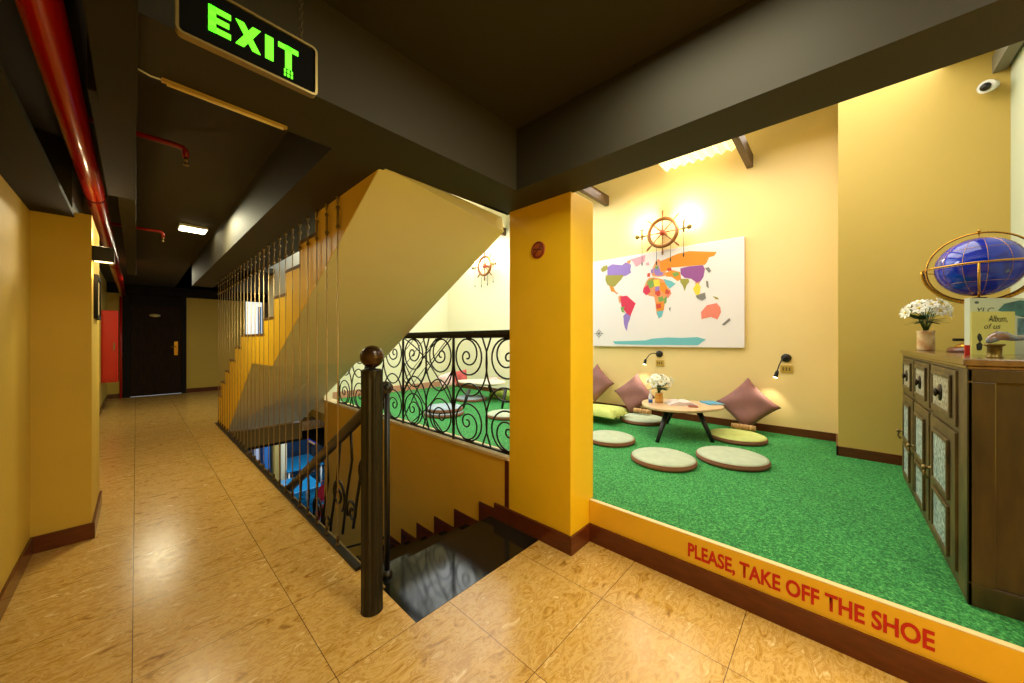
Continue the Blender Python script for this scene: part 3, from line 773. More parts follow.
colm = {'tan': (226, 150, 96), 'green': (120, 160, 80), 'red2': (206, 70, 50), 'lilac2': (150, 120, 190), 'lilac': (150, 120, 200), 'olive': (160, 150, 60), 'orange': (228, 140, 24), 'purple': (150, 80, 150), 'redpink': (214, 44, 80), 'pink': (232, 160, 180), 'coral': (236, 130, 110), 'yellow': (236, 208, 60), 'teal': (110, 185, 195), 'grey': (130, 125, 120)}
bm = BM(); mats_ = []
for i, (k, polys) in enumerate(cont.items()):
    mats_.append(mat('map_' + k, colm[k], .6))
    for poly in polys: prism(bm, [mpx(*q_) for q_ in poly], 'x', XM - .0012 - .0002 * i, XM - .0001, mi=i)
obj('printed_land', bm, mats_, mp_)
bm = BM(); cc = mpx(97, 530)
for k in range(8):
    an = k * PI / 4; r_ = .085 if k % 2 == 0 else .05
    tube(bm, [(XM - .001, cc[0], cc[1]), (XM - .001, cc[0] + r_ * math.cos(an), cc[1] + r_ * math.sin(an))], .004, 4)
tube(bm, [Vector((XM - .001, cc[0] + .05 * math.cos(2 * PI * k / 24), cc[1] + .05 * math.sin(2 * PI * k / 24))) for k in range(24)], .003, 4, closed=True)
obj('compass_rose', bm, mat('compass_grey', (90, 100, 95), .6), mp_)

# ------------------------------------------------------------------ ship's wheel wall lamps
M_WHEEL = mat('wheel_wood', (150, 92, 24), .4, noise=.3, nscale=20)
M_BULB = mat('lit_candle_bulb', (255, 236, 190), .4, emit=(255, 232, 180), estr=40)
def wheel_lamp(yc, zc, label):
    x = XF - .13
    t = thing('ship_wheel_lamp', label, 'lamp', (XF, yc, zc), 'ship wheel wall lamps')
    bm = BM()
    for r_, w_ in ((.205, .027),):
        tube(bm, [Vector((x, yc + r_ * math.cos(2 * PI * k / 40), zc + r_ * math.sin(2 * PI * k / 40))) for k in range(40)], w_, 10, closed=True)
    tube(bm, [Vector((x - .012, yc + .205 * math.cos(2 * PI * k / 40), zc + .205 * math.sin(2 * PI * k / 40))) for k in range(40)], .010, 8, closed=True)
    obj('rim', bm, M_WHEEL, t)
    bm = BM(); tube(bm, [(x - .03, yc, zc), (XF, yc, zc)], .022, 14); lathe(bm, [(0, -.045), (.035, -.04), (.045, -.02), (.045, .015), (0, .02)], (x, yc, zc), 20, axis='x'); obj('hub', bm, mat('hub_red', (170, 60, 24), .4), t)
    for k in range(8):
        an = PI / 8 * 0 + k * PI / 4 + .0
        dy, dz = math.cos(an), math.sin(an)
        bm = BM(); rs = [.03, .08, .12, .18, .23, .255, .29, .325, .335]; ra = [.009, .012, .008, .009, .009, .012, .016, .012, .004]
        tube(bm, [Vector((x, yc + dy * r_, zc + dz * r_)) for r_ in rs], .01, 8, rad=ra); obj('spoke', bm, M_WHEEL, t)
    for s_ in (1, -1):
        ya = yc + s_ * .30
        bm = BM(); tube(bm, [(x, yc + s_ * .22, zc), (x - .02, ya, zc - .01), (x - .02, ya + s_ * .07, zc)], .010, 8)
        tube(bm, [(x - .02, ya, zc - .06), (x - .02, ya, zc + .10)], .012, 10); lathe(bm, [(.02, zc + .09), (.03, zc + .10), (.03, zc + .108), (.012, zc + .112)], (x - .02, ya, 0), 14)
        lathe(bm, [(0, -.02), (.03, -.018), (.036, 0), (.03, .012), (0, .015)], (x - .02, ya + s_ * .075, zc), 16, axis='x'); obj('candle_arm', bm, M_BRNZ, t)
        bm = BM(); lathe(bm, [(.010, zc + .11), (.017, zc + .13), (.020, zc + .155), (.013, zc + .185), (.003, zc + .205)], (x - .02, ya, 0), 14); obj('bulb', bm, M_BULB, t)
        lamp('candle_light', 'POINT', (x - .03, ya, zc + .16), 42, (1, .84, .60), soft=.03)
    for dy_, z_a, z_b in ((.30, zc - .06, zc - .40), (-.30, zc - .06, zc - .36), (.08, zc - .22, zc - .42), (-.12, zc - .20, zc - .40)):
        bm = BM(); tube(bm, [(x - .02, yc + dy_, z_a), (x - .02, yc + dy_, z_b)], .0035, 6); lathe(bm, [(.003, z_b + .01), (.010, z_b - .02), (.007, z_b - .05), (0, z_b - .06)], (x - .02, yc + dy_, 0), 8); obj('hanging_chain', bm, M_BLACK, t)
    return t
c = onx(662.5, 232.5, XF - .13); wheel_lamp(c.y, c.z, 'lit ship wheel wall lamp above the world map')
c = onx(484.5, 266, XF - .13); wheel_lamp(c.y, c.z, 'lit ship wheel wall lamp half hidden behind the sloping stair underside')

# ------------------------------------------------------------------ reading lamps and sockets on the far wall
def reading_lamp(base, head, label, bend):
    b_ = onx(base[0], base[1], XF - .02); h_ = onx(head[0], head[1], XF - .16)
    t = thing('reading_lamp', label, 'lamp', (XF, b_.y, b_.z), 'black reading lamps on the far wall')
    bm = BM(); lathe(bm, [(0, -.035), (.035, -.033), (.05, -.02), (.052, 0)], (XF, b_.y, b_.z), 20, axis='x'); obj('wall_plate', bm, M_BLACK, t)
    B0 = Vector((XF - .03, b_.y, b_.z)); B1 = B0 + Vector((-.07, bend * .25, .04)); B3_ = h_ + Vector((0, -.015, .06)); B2 = B3_ + Vector((-.0, -bend * .1, .06))
    pts = []
    for i in range(13):
        s_ = i / 12; pts.append(B0 * (1 - s_) ** 3 + B1 * 3 * s_ * (1 - s_) ** 2 + B2 * 3 * s_ * s_ * (1 - s_) + B3_ * s_ ** 3)
    bm = BM(); tube(bm, pts, .007, 8); obj('gooseneck', bm, M_BLACK, t)
    d = (h_ - B3_).normalized(); bm = BM(); tube(bm, [B3_ - d * .02, B3_, B3_ + d * .05, h_], .02, 14, rad=[.010, .02, .022, .024]); obj('lamp_head', bm, M_BLACK, t)
    bm = BM(); tube(bm, [h_, h_ + d * .006], .02, 14); obj('lens', bm, mat('reading_lens', (255, 240, 190), .4, emit=(255, 240, 190), estr=18), t)
    sp = lamp('reading_spot', 'SPOT', h_ + d * .02, 8, (1, .93, .68), size=1.7, soft=.02)
    sp.rotation_euler = d.to_track_quat('-Z', 'Y').to_euler()
reading_lamp((786, 358), (775.5, 377), 'black gooseneck reading lamp on the far wall right of the map', .1)
reading_lamp((659, 354), (644.5, 364), 'black gooseneck reading lamp under the map behind the flowers', .5)
def socket(px, py, label):
    c = onx(px, py, XF); t = thing('power_socket', label, 'socket', (XF, c.y, c.z))
    bm = BM(); box(bm, XF - .012, XF, c.y - .06, c.y + .06, c.z - .045, c.z + .045); obj('plate', bm, mat('beige_socket', (196, 160, 70), .4), t, bevel=.003)
    bm = BM()
    for dy in (-.03, .0, .03): box(bm, XF - .0135, XF - .012, c.y + dy - .008, c.y + dy + .008, c.z - .022, c.z + .022)
    obj('outlets', bm, mat('socket_brown', (110, 84, 40), .5), t)
socket(786.5, 369, 'beige power socket on the far wall below the right reading lamp')
socket(660, 363, 'beige power socket on the far wall below the left reading lamp')

# ------------------------------------------------------------------ floor cushions
M_CTOP = mat('sage_cushion_cloth', (176, 186, 158), .8, bump=.15, bscale=120, noise=.12, nscale=14)
M_CTG = mat('lime_cushion_cloth', (196, 206, 120), .8, bump=.15, bscale=120, noise=.12, nscale=14)
M_CSIDE = mat('brown_cushion_band', (142, 92, 66), .8, bump=.1, bscale=150)
M_CBLU = mat('blue_grey_cushion_cloth', (150, 168, 176), .8, bump=.15, bscale=120, noise=.12, nscale=14)
def cushion(px, py, r, label, zb=ZP + .006, mt=M_CTOP, loc=None):
    p = onz(px, py, zb + .055) if loc is None else Vector(loc)
    t = thing('round_floor_cushion', label, 'cushion', (p.x, p.y, zb), 'round seat cushions on the grass carpet')
    bm = BM(); lathe(bm, [(r - .012, zb), (r + .002, zb + .010), (r + .008, zb + .025), (r + .002, zb + .040), (r - .004, zb + .043)], (p.x, p.y, 0), 40); lathe(bm, [(r - .002, zb + .041), (r + .004, zb + .045), (r - .002, zb + .049)], (p.x, p.y, 0), 40)
    obj('side_band', bm, M_CSIDE, t)
    bm = BM(); lathe(bm, [(r - .004, zb + .044), (r - .004, zb + .052), (r - .03, zb + .062), (r * .5, zb + .066), (.03, zb + .062), (0, zb + .058)], (p.x, p.y, 0), 40)
    obj('top_cover', bm, mt, t)
    return t
G1 = 'round seat cushion in front of the table, left of the pair, brown sided'
cushion(663, 456, .285, 'round sage seat cushion nearest the front, left of the near pair by the table')
cushion(731.5, 455, .300, 'round sage seat cushion in front of the table, right of the near pair')
cushion(737, 434.5, .290, 'round lime topped cushion under the right wall pillow', mt=M_CTG)
cushion(610, 436, .270, 'round cushion partly hidden behind the yellow column edge')
cushion(642, 417.5, .300, 'round pale cushion behind the table against the far wall')

# wall pillows, standing on a corner and leaning on the wall
def pillow(cx, cy, half, label, zrot=0, X=None, mt=None, bottom=None, tilt=.22, spin=0.0):
    c = onx(cx, cy, XF - .19 if X is None else X)
    n = 16; bm = BM(); grid = {}
    rr = (half, half)
    for side in (1, -1):
        for i in range(n + 1):
            for j in range(n + 1):
                if side == -1 and (i in (0, n) or j in (0, n)): grid[(side, i, j)] = grid[(1, i, j)]; continue
                u = i / n * 2 - 1; v = j / n * 2 - 1
                pin = 1 - .10 * (1 - abs(u) ** 2) * abs(v) ** 6 ; pin2 = 1 - .10 * (1 - abs(v) ** 2) * abs(u) ** 6
                w = side * .085 * ((1 - u ** 4) * (1 - v ** 4)) ** .55 * (1 + .08 * math.sin(5 * u + 3 * v))
                y_, z_ = u * half * pin2, v * half * pin
                an = PI / 4 + spin
                yy_, zz_ = y_ * math.cos(an) - z_ * math.sin(an), y_ * math.sin(an) + z_ * math.cos(an)
                p = Vector((w, yy_, zz_)); p = Matrix.Rotation(tilt, 4, 'Y') @ p; p = Matrix.Rotation(zrot, 4, 'Z') @ p
                grid[(side, i, j)] = bm.verts.new(c + p)
    for side in (1, -1):
        for i in range(n):
            for j in range(n):
                try: f = bm.faces.new((grid[(side, i, j)], grid[(side, i + 1, j)], grid[(side, i + 1, j + 1)], grid[(side, i, j + 1)])); f.smooth = True
                except ValueError: pass
    o = obj('throw_pillow', bm, mt or mat('mauve_pillow_cloth', (146, 98, 92), .75, noise=.12, nscale=10, bump=.1, bscale=160))
    tag(o, label, 'pillow', 'mauve pillows along the far wall'); shift_to_base(o, (c.x, c.y, c.z - half * 1.3))
    return o
pillow(747, 404.5, .245, 'mauve square pillow standing on its corner at the right of the far wall')
pillow(634, 394, .235, 'mauve square pillow leaning on the far wall behind the flower vase', spin=.06)
pillow(596, 383, .235, 'mauve square pillow at the far left, cut by the yellow column', spin=-.05)

# small striped cloth rolls under two pillows
def roll(px, py, label):
    p = onx(px, py, XF - .36); bm = BM()
    r_ = .036
    for k in range(4):
        tube(bm, [Vector((p.x - .01, p.y - .10 + .05 * k, p.z)), Vector((p.x - .01, p.y - .06 + .05 * k, p.z))], r_, 16, rad=[r_ * .94, r_])
    tube(bm, [Vector((p.x - .01, p.y - .12, p.z)), Vector((p.x - .01, p.y + .13, p.z))], r_ * .92, 16)
    o = obj('striped_cloth_roll', bm, mat('striped_roll', (206, 170, 110), .8, rgb2=(150, 100, 60), nscale=3, stretch=(1, 16, 1))); tag(o, label, 'roll'); shift_to_base(o, (p.x, p.y, p.z - r_)); return o
r1 = roll(744, 427, 'small striped cloth roll in front of the right mauve pillow')
r2 = roll(643, 411, 'small striped cloth roll under the middle mauve pillow')

# folded lime blankets at the left
def fold(px, py, sx, sy, h, label, zb):
    p = onz(px, py, zb); n = 14; bm = BM(); g = {}
    for i in range(n + 1):
        for j in range(n + 1):
            u = i / n * 2 - 1; v = j / n * 2 - 1
            e = (1 - abs(u) ** 5) * (1 - abs(v) ** 5)
            g[i, j] = bm.verts.new((p.x + u * sx * (1 + .03 * math.sin(4 * v)), p.y + v * sy * (1 + .04 * math.sin(5 * u)), zb + .012 + h * e ** .5 * (1 + .10 * math.sin(6 * u + 2 * v)))) 
    base = []
    for i in range(n):
        for j in range(n):
            f = bm.faces.new((g[i, j], g[i + 1, j], g[i + 1, j + 1], g[i, j + 1])); f.smooth = True
    r = bmesh.ops.extrude_face_region(bm, geom=bm.faces[:])
    for v in r['geom']:
        if isinstance(v, bmesh.types.BMVert): v.co.z = zb
    o = obj('folded_blanket', bm, mat('lime_blanket', (196, 206, 112), .8, noise=.15, nscale=9, bump=.2, bscale=30)); tag(o, label, 'blanket'); shift_to_base(o, (p.x, p.y, zb)); return o
fold(603, 413, .26, .36, .10, 'folded lime blanket lying on the carpet beside the column, lower of two', ZP + .007)
fold(600, 413, .24, .32, .09, 'folded pale green blanket lying on top of the lime one', ZP + .112)

# ------------------------------------------------------------------ coffee tables
M_TT = mat('pale_table_wood', (226, 188, 150), .3, noise=.15, nscale=6, stretch=(1, 6, 1), coat=.3)
def low_table(cx, cy, rx, ry, ang, zt, legs, label, mtop):
    t = thing('low_table', label, 'table', (cx, cy, ZP + .006))
    out = []
    for k in range(48):
        a_ = 2 * PI * k / 48; r_ = 1 + .07 * math.cos(3 * a_ + .4)
        x, y = rx * r_ * math.cos(a_), ry * r_ * math.sin(a_)
        out.append((cx + x * math.cos(ang) - y * math.sin(ang), cy + x * math.sin(ang) + y * math.cos(ang)))
    bm = BM(); prism(bm, out, 'z', zt - .03, zt); obj('tabletop', bm, mtop, t, bevel=.008)
    bm = BM(); ins = [(cx + (a_ - cx) * .72, cy + (b_ - cy) * .72) for a_, b_ in out]; prism(bm, ins, 'z', zt - .055, zt - .03); obj('apron', bm, M_BLACK, t)
    for (tx, ty), (bx_, by_) in legs:
        bm = BM(); tube(bm, [(tx, ty, zt - .045), (bx_, by_, ZP + .006)], .03, 14, rad=[.034, .019]); obj('leg', bm, M_BLACK, t)
    return t
zt = .655
l0 = onz(657, 443, ZP); l1 = onz(713, 443, ZP)
u0 = onz(664, 413, .61); u1 = onz(700, 413, .61)
TCX, TCY = 4.60, 1.42
low_table(TCX, TCY, .47, .40, -.9, zt, [((4.30, 1.46), (l0.x, l0.y)), ((4.54, 1.18), (l1.x, l1.y)), ((4.86, 1.55), (5.05, 1.72))], 'low wooden table with black legs on the grass carpet before the map', M_TT)

def on_table(px, py): return onz(px, py, zt)
# vase of white flowers
def flowers(name, base, pot_prof, pot_mat, pot_name, blooms, R, hc, label, petal, leafc, seedv, cat='flowers', petals=9, ps=.03):
    rnd = random.Random(seedv)
    t = thing(name, label, cat, base)
    b = Vector(base)
    bm = BM(); lathe(bm, pot_prof, b, 24); obj(pot_name, bm, pot_mat, t)
    bl_, lf, stem, ctr = BM(), BM(), BM(), BM()
    top = b + Vector((0, 0, hc))
    for k in range(blooms):
        a_ = k * 2.4; f_ = math.sqrt((k + .5) / blooms); el = 1.2 * f_
        d = Vector((math.sin(el * 1.25) * math.cos(a_), math.sin(el * 1.25) * math.sin(a_), math.cos(el * 1.25) * .8))
        c = top + d * R * (.85 + .25 * rnd.random())
        tube(stem, [b + Vector((0, 0, pot_prof[-1][1] * .8)), top + (c - top) * .4 - Vector((0, 0, .02)), c], .0022, 5)
        u = d.orthogonal().normalized(); w = d.cross(u)
        for ring_, (pn, pl, lift) in enumerate(((petals, ps, .25), (petals - 3, ps * .65, .7))):
            for q in range(pn):
                an = 2 * PI * q / pn + ring_ * .3
                dd = (u * math.cos(an) + w * math.sin(an)); sd = dd.cross(d).normalized()
                tip = c + dd * pl + d * pl * lift
                v0 = bl_.verts.new(c); v1 = bl_.verts.new(c + dd * pl * .6 + sd * pl * .28 + d * pl * lift * .45); v2 = bl_.verts.new(tip); v3 = bl_.verts.new(c + dd * pl * .6 - sd * pl * .28 + d * pl * lift * .45)
                bl_.faces.new((v0, v1, v2, v3))
        ball(bl_, c + d * .004, ps * .22, 8, mi=1)
    for k in range(26):
        a_ = rnd.random() * 2 * PI; d = Vector((math.cos(a_), math.sin(a_), rnd.uniform(-.3, .5))); o_ = top + Vector((0, 0, -R * .35)); L_ = R * rnd.uniform(.7, 1.05)
        sd = d.cross(Vector((0, 0, 1))).normalized() * R * .16
        v = [lf.verts.new(p_) for p_ in (o_ + d * L_ * .15, o_ + d * L_ * .6 + sd, o_ + d * L_, o_ + d * L_ * .6 - sd)]; lf.faces.new(v)
    ctr.free()
    for n_, bm_, m_ in (('blooms', bl_, [petal, mat('flower_yellow', (214, 190, 80), .7)]), ('leaves', lf, leafc), ('stems', stem, mat('stem_green', (60, 90, 30), .6))):
        o = obj(n_, bm_, m_, t)
        if n_ in ('blooms', 'leaves'): s_ = o.modifiers.new('s', 'SOLIDIFY'); s_.thickness = .0012
    return t
M_PET = mat('white_petals', (246, 244, 232), .6, spec=.2)
M_LEAF = mat('dark_green_leaves', (34, 84, 34), .5)
pv = on_table(659, 402.5)
flowers('flower_vase', (pv.x, pv.y, zt), [(.0, 0), (.045, 0), (.052, .02), (.050, .07), (.044, .10), (.046, .125)], mat('amber_vase_glass', (206, 140, 50), .25, rgb2=(226, 176, 90), nscale=2, stretch=(.1, .1, 18)), 'vase', 18, .14, .24, 'amber banded vase of white flowers on the low table', M_PET, M_LEAF, 3, ps=.055)
# small bottle / card with blue label
p = on_table(650.5, 404)
bt = thing('clear_bottle', 'slim clear bottle with a blue label at the left end of the low table', 'bottle', (p.x, p.y, zt))
bm = BM(); lathe(bm, [(0, 0), (.022, 0), (.024, .01), (.024, .10), (.010, .135), (.010, .165), (.013, .168), (.013, .178), (0, .18)], (p.x, p.y, zt), 18); obj('body', bm, mat('milky_plastic', (226, 220, 226), .2), bt)
bm = BM(); lathe(bm, [(.0248, .018), (.0248, .062)], (p.x, p.y, zt), 18); obj('label_band', bm, mat('blue_label', (30, 80, 170), .5), bt)
# open magazine, blue book
def magazine(px, py, ang, w, d, label, m1, fan=True):
    p = on_table(px, py); t = thing('open_magazine', label, 'magazine', (p.x, p.y, zt)); bm = BM()
    for s_ in (1, -1):
        n = 10; A = []; 
        for i in range(n + 1):
            u = i / n; h = .004 + .035 * math.sin(PI * min(1, u * 1.05)) * (1 - .5 * u) + (.03 * (1 - u) ** 2)
            A.append((s_ * u * w, h))
        prof = A + [(s_ * w, .001), (0, .001)]
        vs = prism(bm, prof, 'y', -d / 2, d / 2)
    R_ = Matrix.Translation(Vector((p.x, p.y, zt))) @ Matrix.Rotation(ang, 4, 'Z')
    bmesh.ops.transform(bm, matrix=R_, verts=bm.verts[:]); obj('pages', bm, m1, t); return t
magazine(681, 404, -1.0, .17, .24, 'open white magazine lying on the middle of the low table', mat('white_pages', (236, 226, 226), .5, noise=.15, nscale=14))
def book(loc, dims, ang, label, cov, name='book'):
    t = thing(name, label, 'book', loc); x, y, z = loc; w, d, h = dims
    R_ = Matrix.Translation(Vector(loc)) @ Matrix.Rotation(ang, 4, 'Z')
    bm = BM(); box(bm, -w / 2, w / 2, -d / 2, d / 2, 0, .002); box(bm, -w / 2, w / 2, -d / 2, d / 2, h - .002, h); box(bm, -w / 2, -w / 2 + .003, -d / 2, d / 2, .002, h - .002); bmesh.ops.transform(bm, matrix=R_, verts=bm.verts[:]); obj('cover', bm, cov, t)
    bm = BM(); box(bm, -w / 2 + .003, w / 2 - .003, -d / 2 + .003, d / 2 - .003, .002, h - .002); bmesh.ops.transform(bm, matrix=R_, verts=bm.verts[:]); obj('pages', bm, mat('page_edges', (226, 214, 180), .7), t)
    return t
p = on_table(712, 403.5); book((p.x, p.y, zt), (.18, .24, .014), -.8, 'bright blue book lying at the right end of the low table', mat('bright_blue_cover', (50, 160, 205), .3))
p = on_table(693, 406.5); book((p.x, p.y, zt), (.10, .14, .008), -1.2, 'small red-brown booklet lying in front of the open magazine', mat('redbrown_cover', (150, 70, 50), .5))

# second table and seats seen through the balustrade
T2 = onz(483, 381, .655)
g0 = onz(463, 409, ZP); g1 = onz(502, 409, ZP)
low_table(T2.x + .0, T2.y, .36, .50, .3, .655, [((g0.x + .12, g0.y - .02), (g0.x, g0.y)), ((g1.x + .12, g1.y + .03), (g1.x, g1.y)), ((T2.x + .15, T2.y), (T2.x + .3, T2.y + .05))], 'low white table seen through the black balustrade', mat('white_table_top', (226, 216, 196), .3))
cushion(444, 411, .30, 'round blue grey cushion seen through the balustrade, nearest the stair, lower of a stacked pair', mt=M_CBLU)
pc = onz(444, 411, ZP + .061)
cushion(0, 0, .285, 'round blue grey cushion lying on top of another behind the balustrade', zb=ZP + .072, mt=M_CBLU, loc=(pc.x + .02, pc.y + .02, 0))
cushion(471, 397, .30, 'round blue grey cushion beyond the white table behind the balustrade', mt=M_CBLU)
cushion(505, 413, .28, 'round cushion beside the white table, partly behind the column left edge')
p = onz(490, 401, ZP)
bm = BM(); box(bm, p.x + .2, p.x + .75, p.y - 1.0, p.y + .25, ZP + .007, ZP + .12); o = obj('floor_mattress', bm, mat('lime_mattress', (150, 176, 60), .8, noise=.1, bump=.15, bscale=80), bevel=.03)
tag(o, 'long lime green floor mattress behind the white table along the far wall', 'mattress'); shift_to_base(o, (p.x + .47, p.y - .4, ZP + .007))
M_PINK = mat('coral_pillow_cloth', (232, 100, 96), .8, noise=.3, nscale=4)
def soft(px, py, X, half, label, m, tilt, spin, zrot, name='throw_pillow'):
    o = pillow(px, py, half, label, X=X, mt=m, tilt=tilt, spin=spin, zrot=zrot); o['group'] = 'pillows behind the balustrade'; return o
soft(460, 378, 4.95, .18, 'coral red pillow behind the balustrade, left of the white table', M_PINK, .2, .6, .3)
soft(447, 381, 3.95, .15, 'pale pink pillow behind the balustrade above the stacked cushions', mat('pale_pink_cloth', (238, 196, 190), .8), .3, .4, .5)
p = onz(494, 379, .655)
book((p.x, p.y, .655), (.18, .22, .02), .3, 'pink and white magazine lying on the white table behind the balustrade', mat('pink_cover', (226, 130, 140), .5, rgb2=(240, 226, 220), nscale=14))
# blue patterned floor seat near end wall
p = onz(376, 392, ZP)

# ------------------------------------------------------------------ sideboard
CY0 = -.43; CX0 = 2.48; CX1 = 4.45; CYB = -1.04; CT = 1.37; ZG = ZP + .006
cb = thing('sideboard', 'antique brown wooden sideboard with carved metal inlaid drawers and doors', 'cabinet', ((CX0 + CX1) / 2, -.73, ZG))
bm = BM(); box(bm, CX0 + .012, CX1, CYB, CY0 - .012, ZG, CT - .035)
obj('carcass', bm, M_WOODS, cb)
bm = BM(); box(bm, CX0 - .012, CX1 + .015, CYB, CY0 + .014, CT - .03, CT); box(bm, CX0 - .004, CX1 + .008, CYB, CY0 + .006, CT - .045, CT - .03); obj('top_board', bm, M_TOPW, cb, bevel=.005)
# side panel with raised frame
bm = BM()
box(bm, CX0 - .0, CX0 + .014, CYB, CY0, ZG, ZG + .10); box(bm, CX0, CX0 + .014, CYB, CY0, CT - .10, CT - .045); box(bm, CX0, CX0 + .014, CY0 - .075, CY0, ZG + .10, CT - .10); box(bm, CX0, CX0 + .014, CYB, CYB + .075, ZG + .10, CT - .10)
obj('side_frame', bm, M_WOODS, cb, bevel=.003)
# front frame: stiles and rails
bays = [(2.64, 3.22), (3.27, 3.80), (3.85, 4.36)]
ZDR = 1.035
bm = BM()
box(bm, CX0, bays[0][0], CY0 - .014, CY0, ZG, CT - .045); box(bm, bays[-1][1], CX1, CY0 - .014, CY0, ZG, CT - .045)
for (a_, b_), (c_, d_) in zip(bays, bays[1:]): box(bm, b_, c_, CY0 - .014, CY0, ZG + .06, CT - .06)
box(bm, bays[0][0], bays[-1][1], CY0 - .014, CY0, ZG, ZG + .06); box(bm, bays[0][0], bays[-1][1], CY0 - .014, CY0, CT - .06, CT - .045); box(bm, bays[0][0], bays[-1][1], CY0 - .014, CY0, ZDR - .02, ZDR)
obj('front_frame', bm, M_WOODF, cb, bevel=.003)
M_INL = mat('carved_silver_inlay', (206, 204, 188), .45, metal=.15, rgb2=(110, 104, 76), nscale=45, bump=.8, bscale=70, detail=6)
M_INB = mat('carved_blue_inlay', (204, 218, 214), .45, metal=.15, rgb2=(92, 118, 124), nscale=50, bump=.8, bscale=70, detail=6)
M_PAT = mat('dark_metal_pull', (44, 34, 22), .4, metal=.7)
def framed(bm, x0, x1, z0, z1, y, w, d):
    box(bm, x0, x1, y, y + d, z0, z0 + w); box(bm, x0, x1, y, y + d, z1 - w, z1); box(bm, x0, x0 + w, y, y + d, z0 + w, z1 - w); box(bm, x1 - w, x1, y, y + d, z0 + w, z1 - w)
for i, (a_, b_) in enumerate(bays):
    # drawer
    bm = BM(); box(bm, a_ + .004, b_ - .004, CY0 - .012, CY0 + .008, ZDR + .004, CT - .064); framed(bm, a_ + .07, b_ - .07, ZDR + .035, CT - .09, CY0 + .008, .022, .010)
    d_ = obj('drawer', bm, M_WOODF, cb, bevel=.003)
    bm = BM(); box(bm, a_ + .092, b_ - .092, CY0 + .008, CY0 + .012, ZDR + .057, CT - .112); obj('carved_plate', bm, M_INL, d_)
    xc = (a_ + b_) / 2; zc = (ZDR + CT - .06) / 2
    bm = BM(); lathe(bm, [(.045, .012), (.043, .018), (.014, .019), (.012, .022), (.024, .028), (.020, .036), (0, .038)], (xc, CY0, zc), 16, axis='y')
    obj('knob', bm, M_PAT, d_)
    # door
    zb_, zt_ = ZG + .064, ZDR - .024
    bm = BM(); box(bm, a_ + .004, b_ - .004, CY0 - .012, CY0 + .010, zb_, zt_)
    for (p_, q_) in ((.655, .955), (.375, .625)):
        framed(bm, a_ + .10, b_ - .10, p_, q_, CY0 + .010, .022, .012)
    d_ = obj('door', bm, M_WOODF, cb, bevel=.003)
    for (p_, q_) in ((.655, .955), (.375, .625)):
        bm = BM(); box(bm, a_ + .122, b_ - .122, CY0 + .010, CY0 + .014, p_ + .022, q_ - .022); obj('carved_plate', bm, M_INB, d_)
    bm = BM(); xh = b_ - .045
    lathe(bm, [(.020, .010), (.020, .014), (.008, .016), (.008, .03), (.016, .038), (.012, .05), (0, .052)], (xh, CY0, .70), 14, axis='y')
    tube(bm, [(xh, CY0 + .035, .70), (xh, CY0 + .04, .66), (xh, CY0 + .025, .635)], .006, 6); obj('handle', bm, M_ZINC, d_)

# flower pot on the sideboard
pb = (4.27, -.535, CT)
flowers('flower_pot', pb, [(0, 0), (.044, 0), (.048, .012), (.048, .06), (.048, .14), (.052, .155), (.047, .158)], mat('cream_pot', (236, 218, 170), .4, rgb2=(200, 150, 100), nscale=18), 'pot', 16, .132, .285, 'cream pot of small white daisies at the far end of the sideboard', M_PET, mat('pot_leaves', (20, 70, 40), .5), 11, petals=8, ps=.05)

# globe
d_g = 2.35
r_ = _ray(979, 267); GC = Vector((r_[0] * d_g, r_[1] * d_g, H + r_[2] * d_g)); GR = .195
gl = thing('globe', 'blue gemstone globe in brass rings on the sideboard', 'globe', (GC.x, GC.y, CT))
def globe_mat():
    m = bpy.data.materials.new('lapis_globe'); m.use_nodes = True; nt = m.node_tree; N = nt.nodes; L = nt.links; b = N['Principled BSDF']
    tc = N.new('ShaderNodeTexCoord'); n = N.new('ShaderNodeTexNoise'); n.inputs['Scale'].default_value = 5.5; n.inputs['Detail'].default_value = 5; L.new(tc.outputs['Object'], n.inputs['Vector'])
    r = N.new('ShaderNodeValToRGB'); r.color_ramp.interpolation = 'LINEAR'; e = r.color_ramp.elements
    e[0].position = .0; e[0].color = lin((0, 10, 120)); e[1].position = .60; e[1].color = lin((0, 44, 200)); k = e.new(.68); k.color = lin((0, 16, 140)); k = e.new(.70); k.color = lin((70, 90, 150)); k = e.new(.8); k.color = lin((150, 110, 90))
    L.new(n.outputs[0], r.inputs[0]); L.new(r.outputs[0], b.inputs['Base Color']); b.inputs['Roughness'].default_value = .12; b.inputs['Coat Weight'].default_value = .4; return m
bm = BM(); ball(bm, GC, GR, 48); obj('sphere', bm, globe_mat(), gl)
bm = BM()
def ring(bm, c, R, nrm, w, seg=72, a0=0, a1=2 * PI):
    nrm = Vector(nrm).normalized(); u = nrm.orthogonal().normalized(); v = nrm.cross(u); full = abs(a1 - a0 - 2 * PI) < 1e-3
    cnt = seg if full else seg + 1
    tube(bm, [c + u * R * math.cos(a0 + (a1 - a0) * k / seg) + v * R * math.sin(a0 + (a1 - a0) * k / seg) for k in range(cnt)], w, 8, closed=full)
for k in range(6): 
    a_ = k * PI / 6; ring(bm, GC, GR + .0005, (math.cos(a_), math.sin(a_), 0), .0010, 48)
for lat in (-.6, 0, .6): ring(bm, GC + Vector((0, 0, GR * math.sin(lat))), (GR + .0005) * math.cos(lat), (0, 0, 1), .0010, 48)
obj('grid_lines', bm, M_GOLD, gl)
bm = BM(); ring(bm, GC + Vector((0, 0, .0)), GR + .055, (0, 0, 1), .006); obj('horizon_ring', bm, M_GOLD, gl)
vd = Vector((GC.x, GC.y, 0)).normalized(); sdv = Vector((-vd.y, vd.x, 0))
bm = BM(); ring(bm, GC, GR + .035, vd, .006); obj('meridian_ring', bm, M_GOLD, gl)
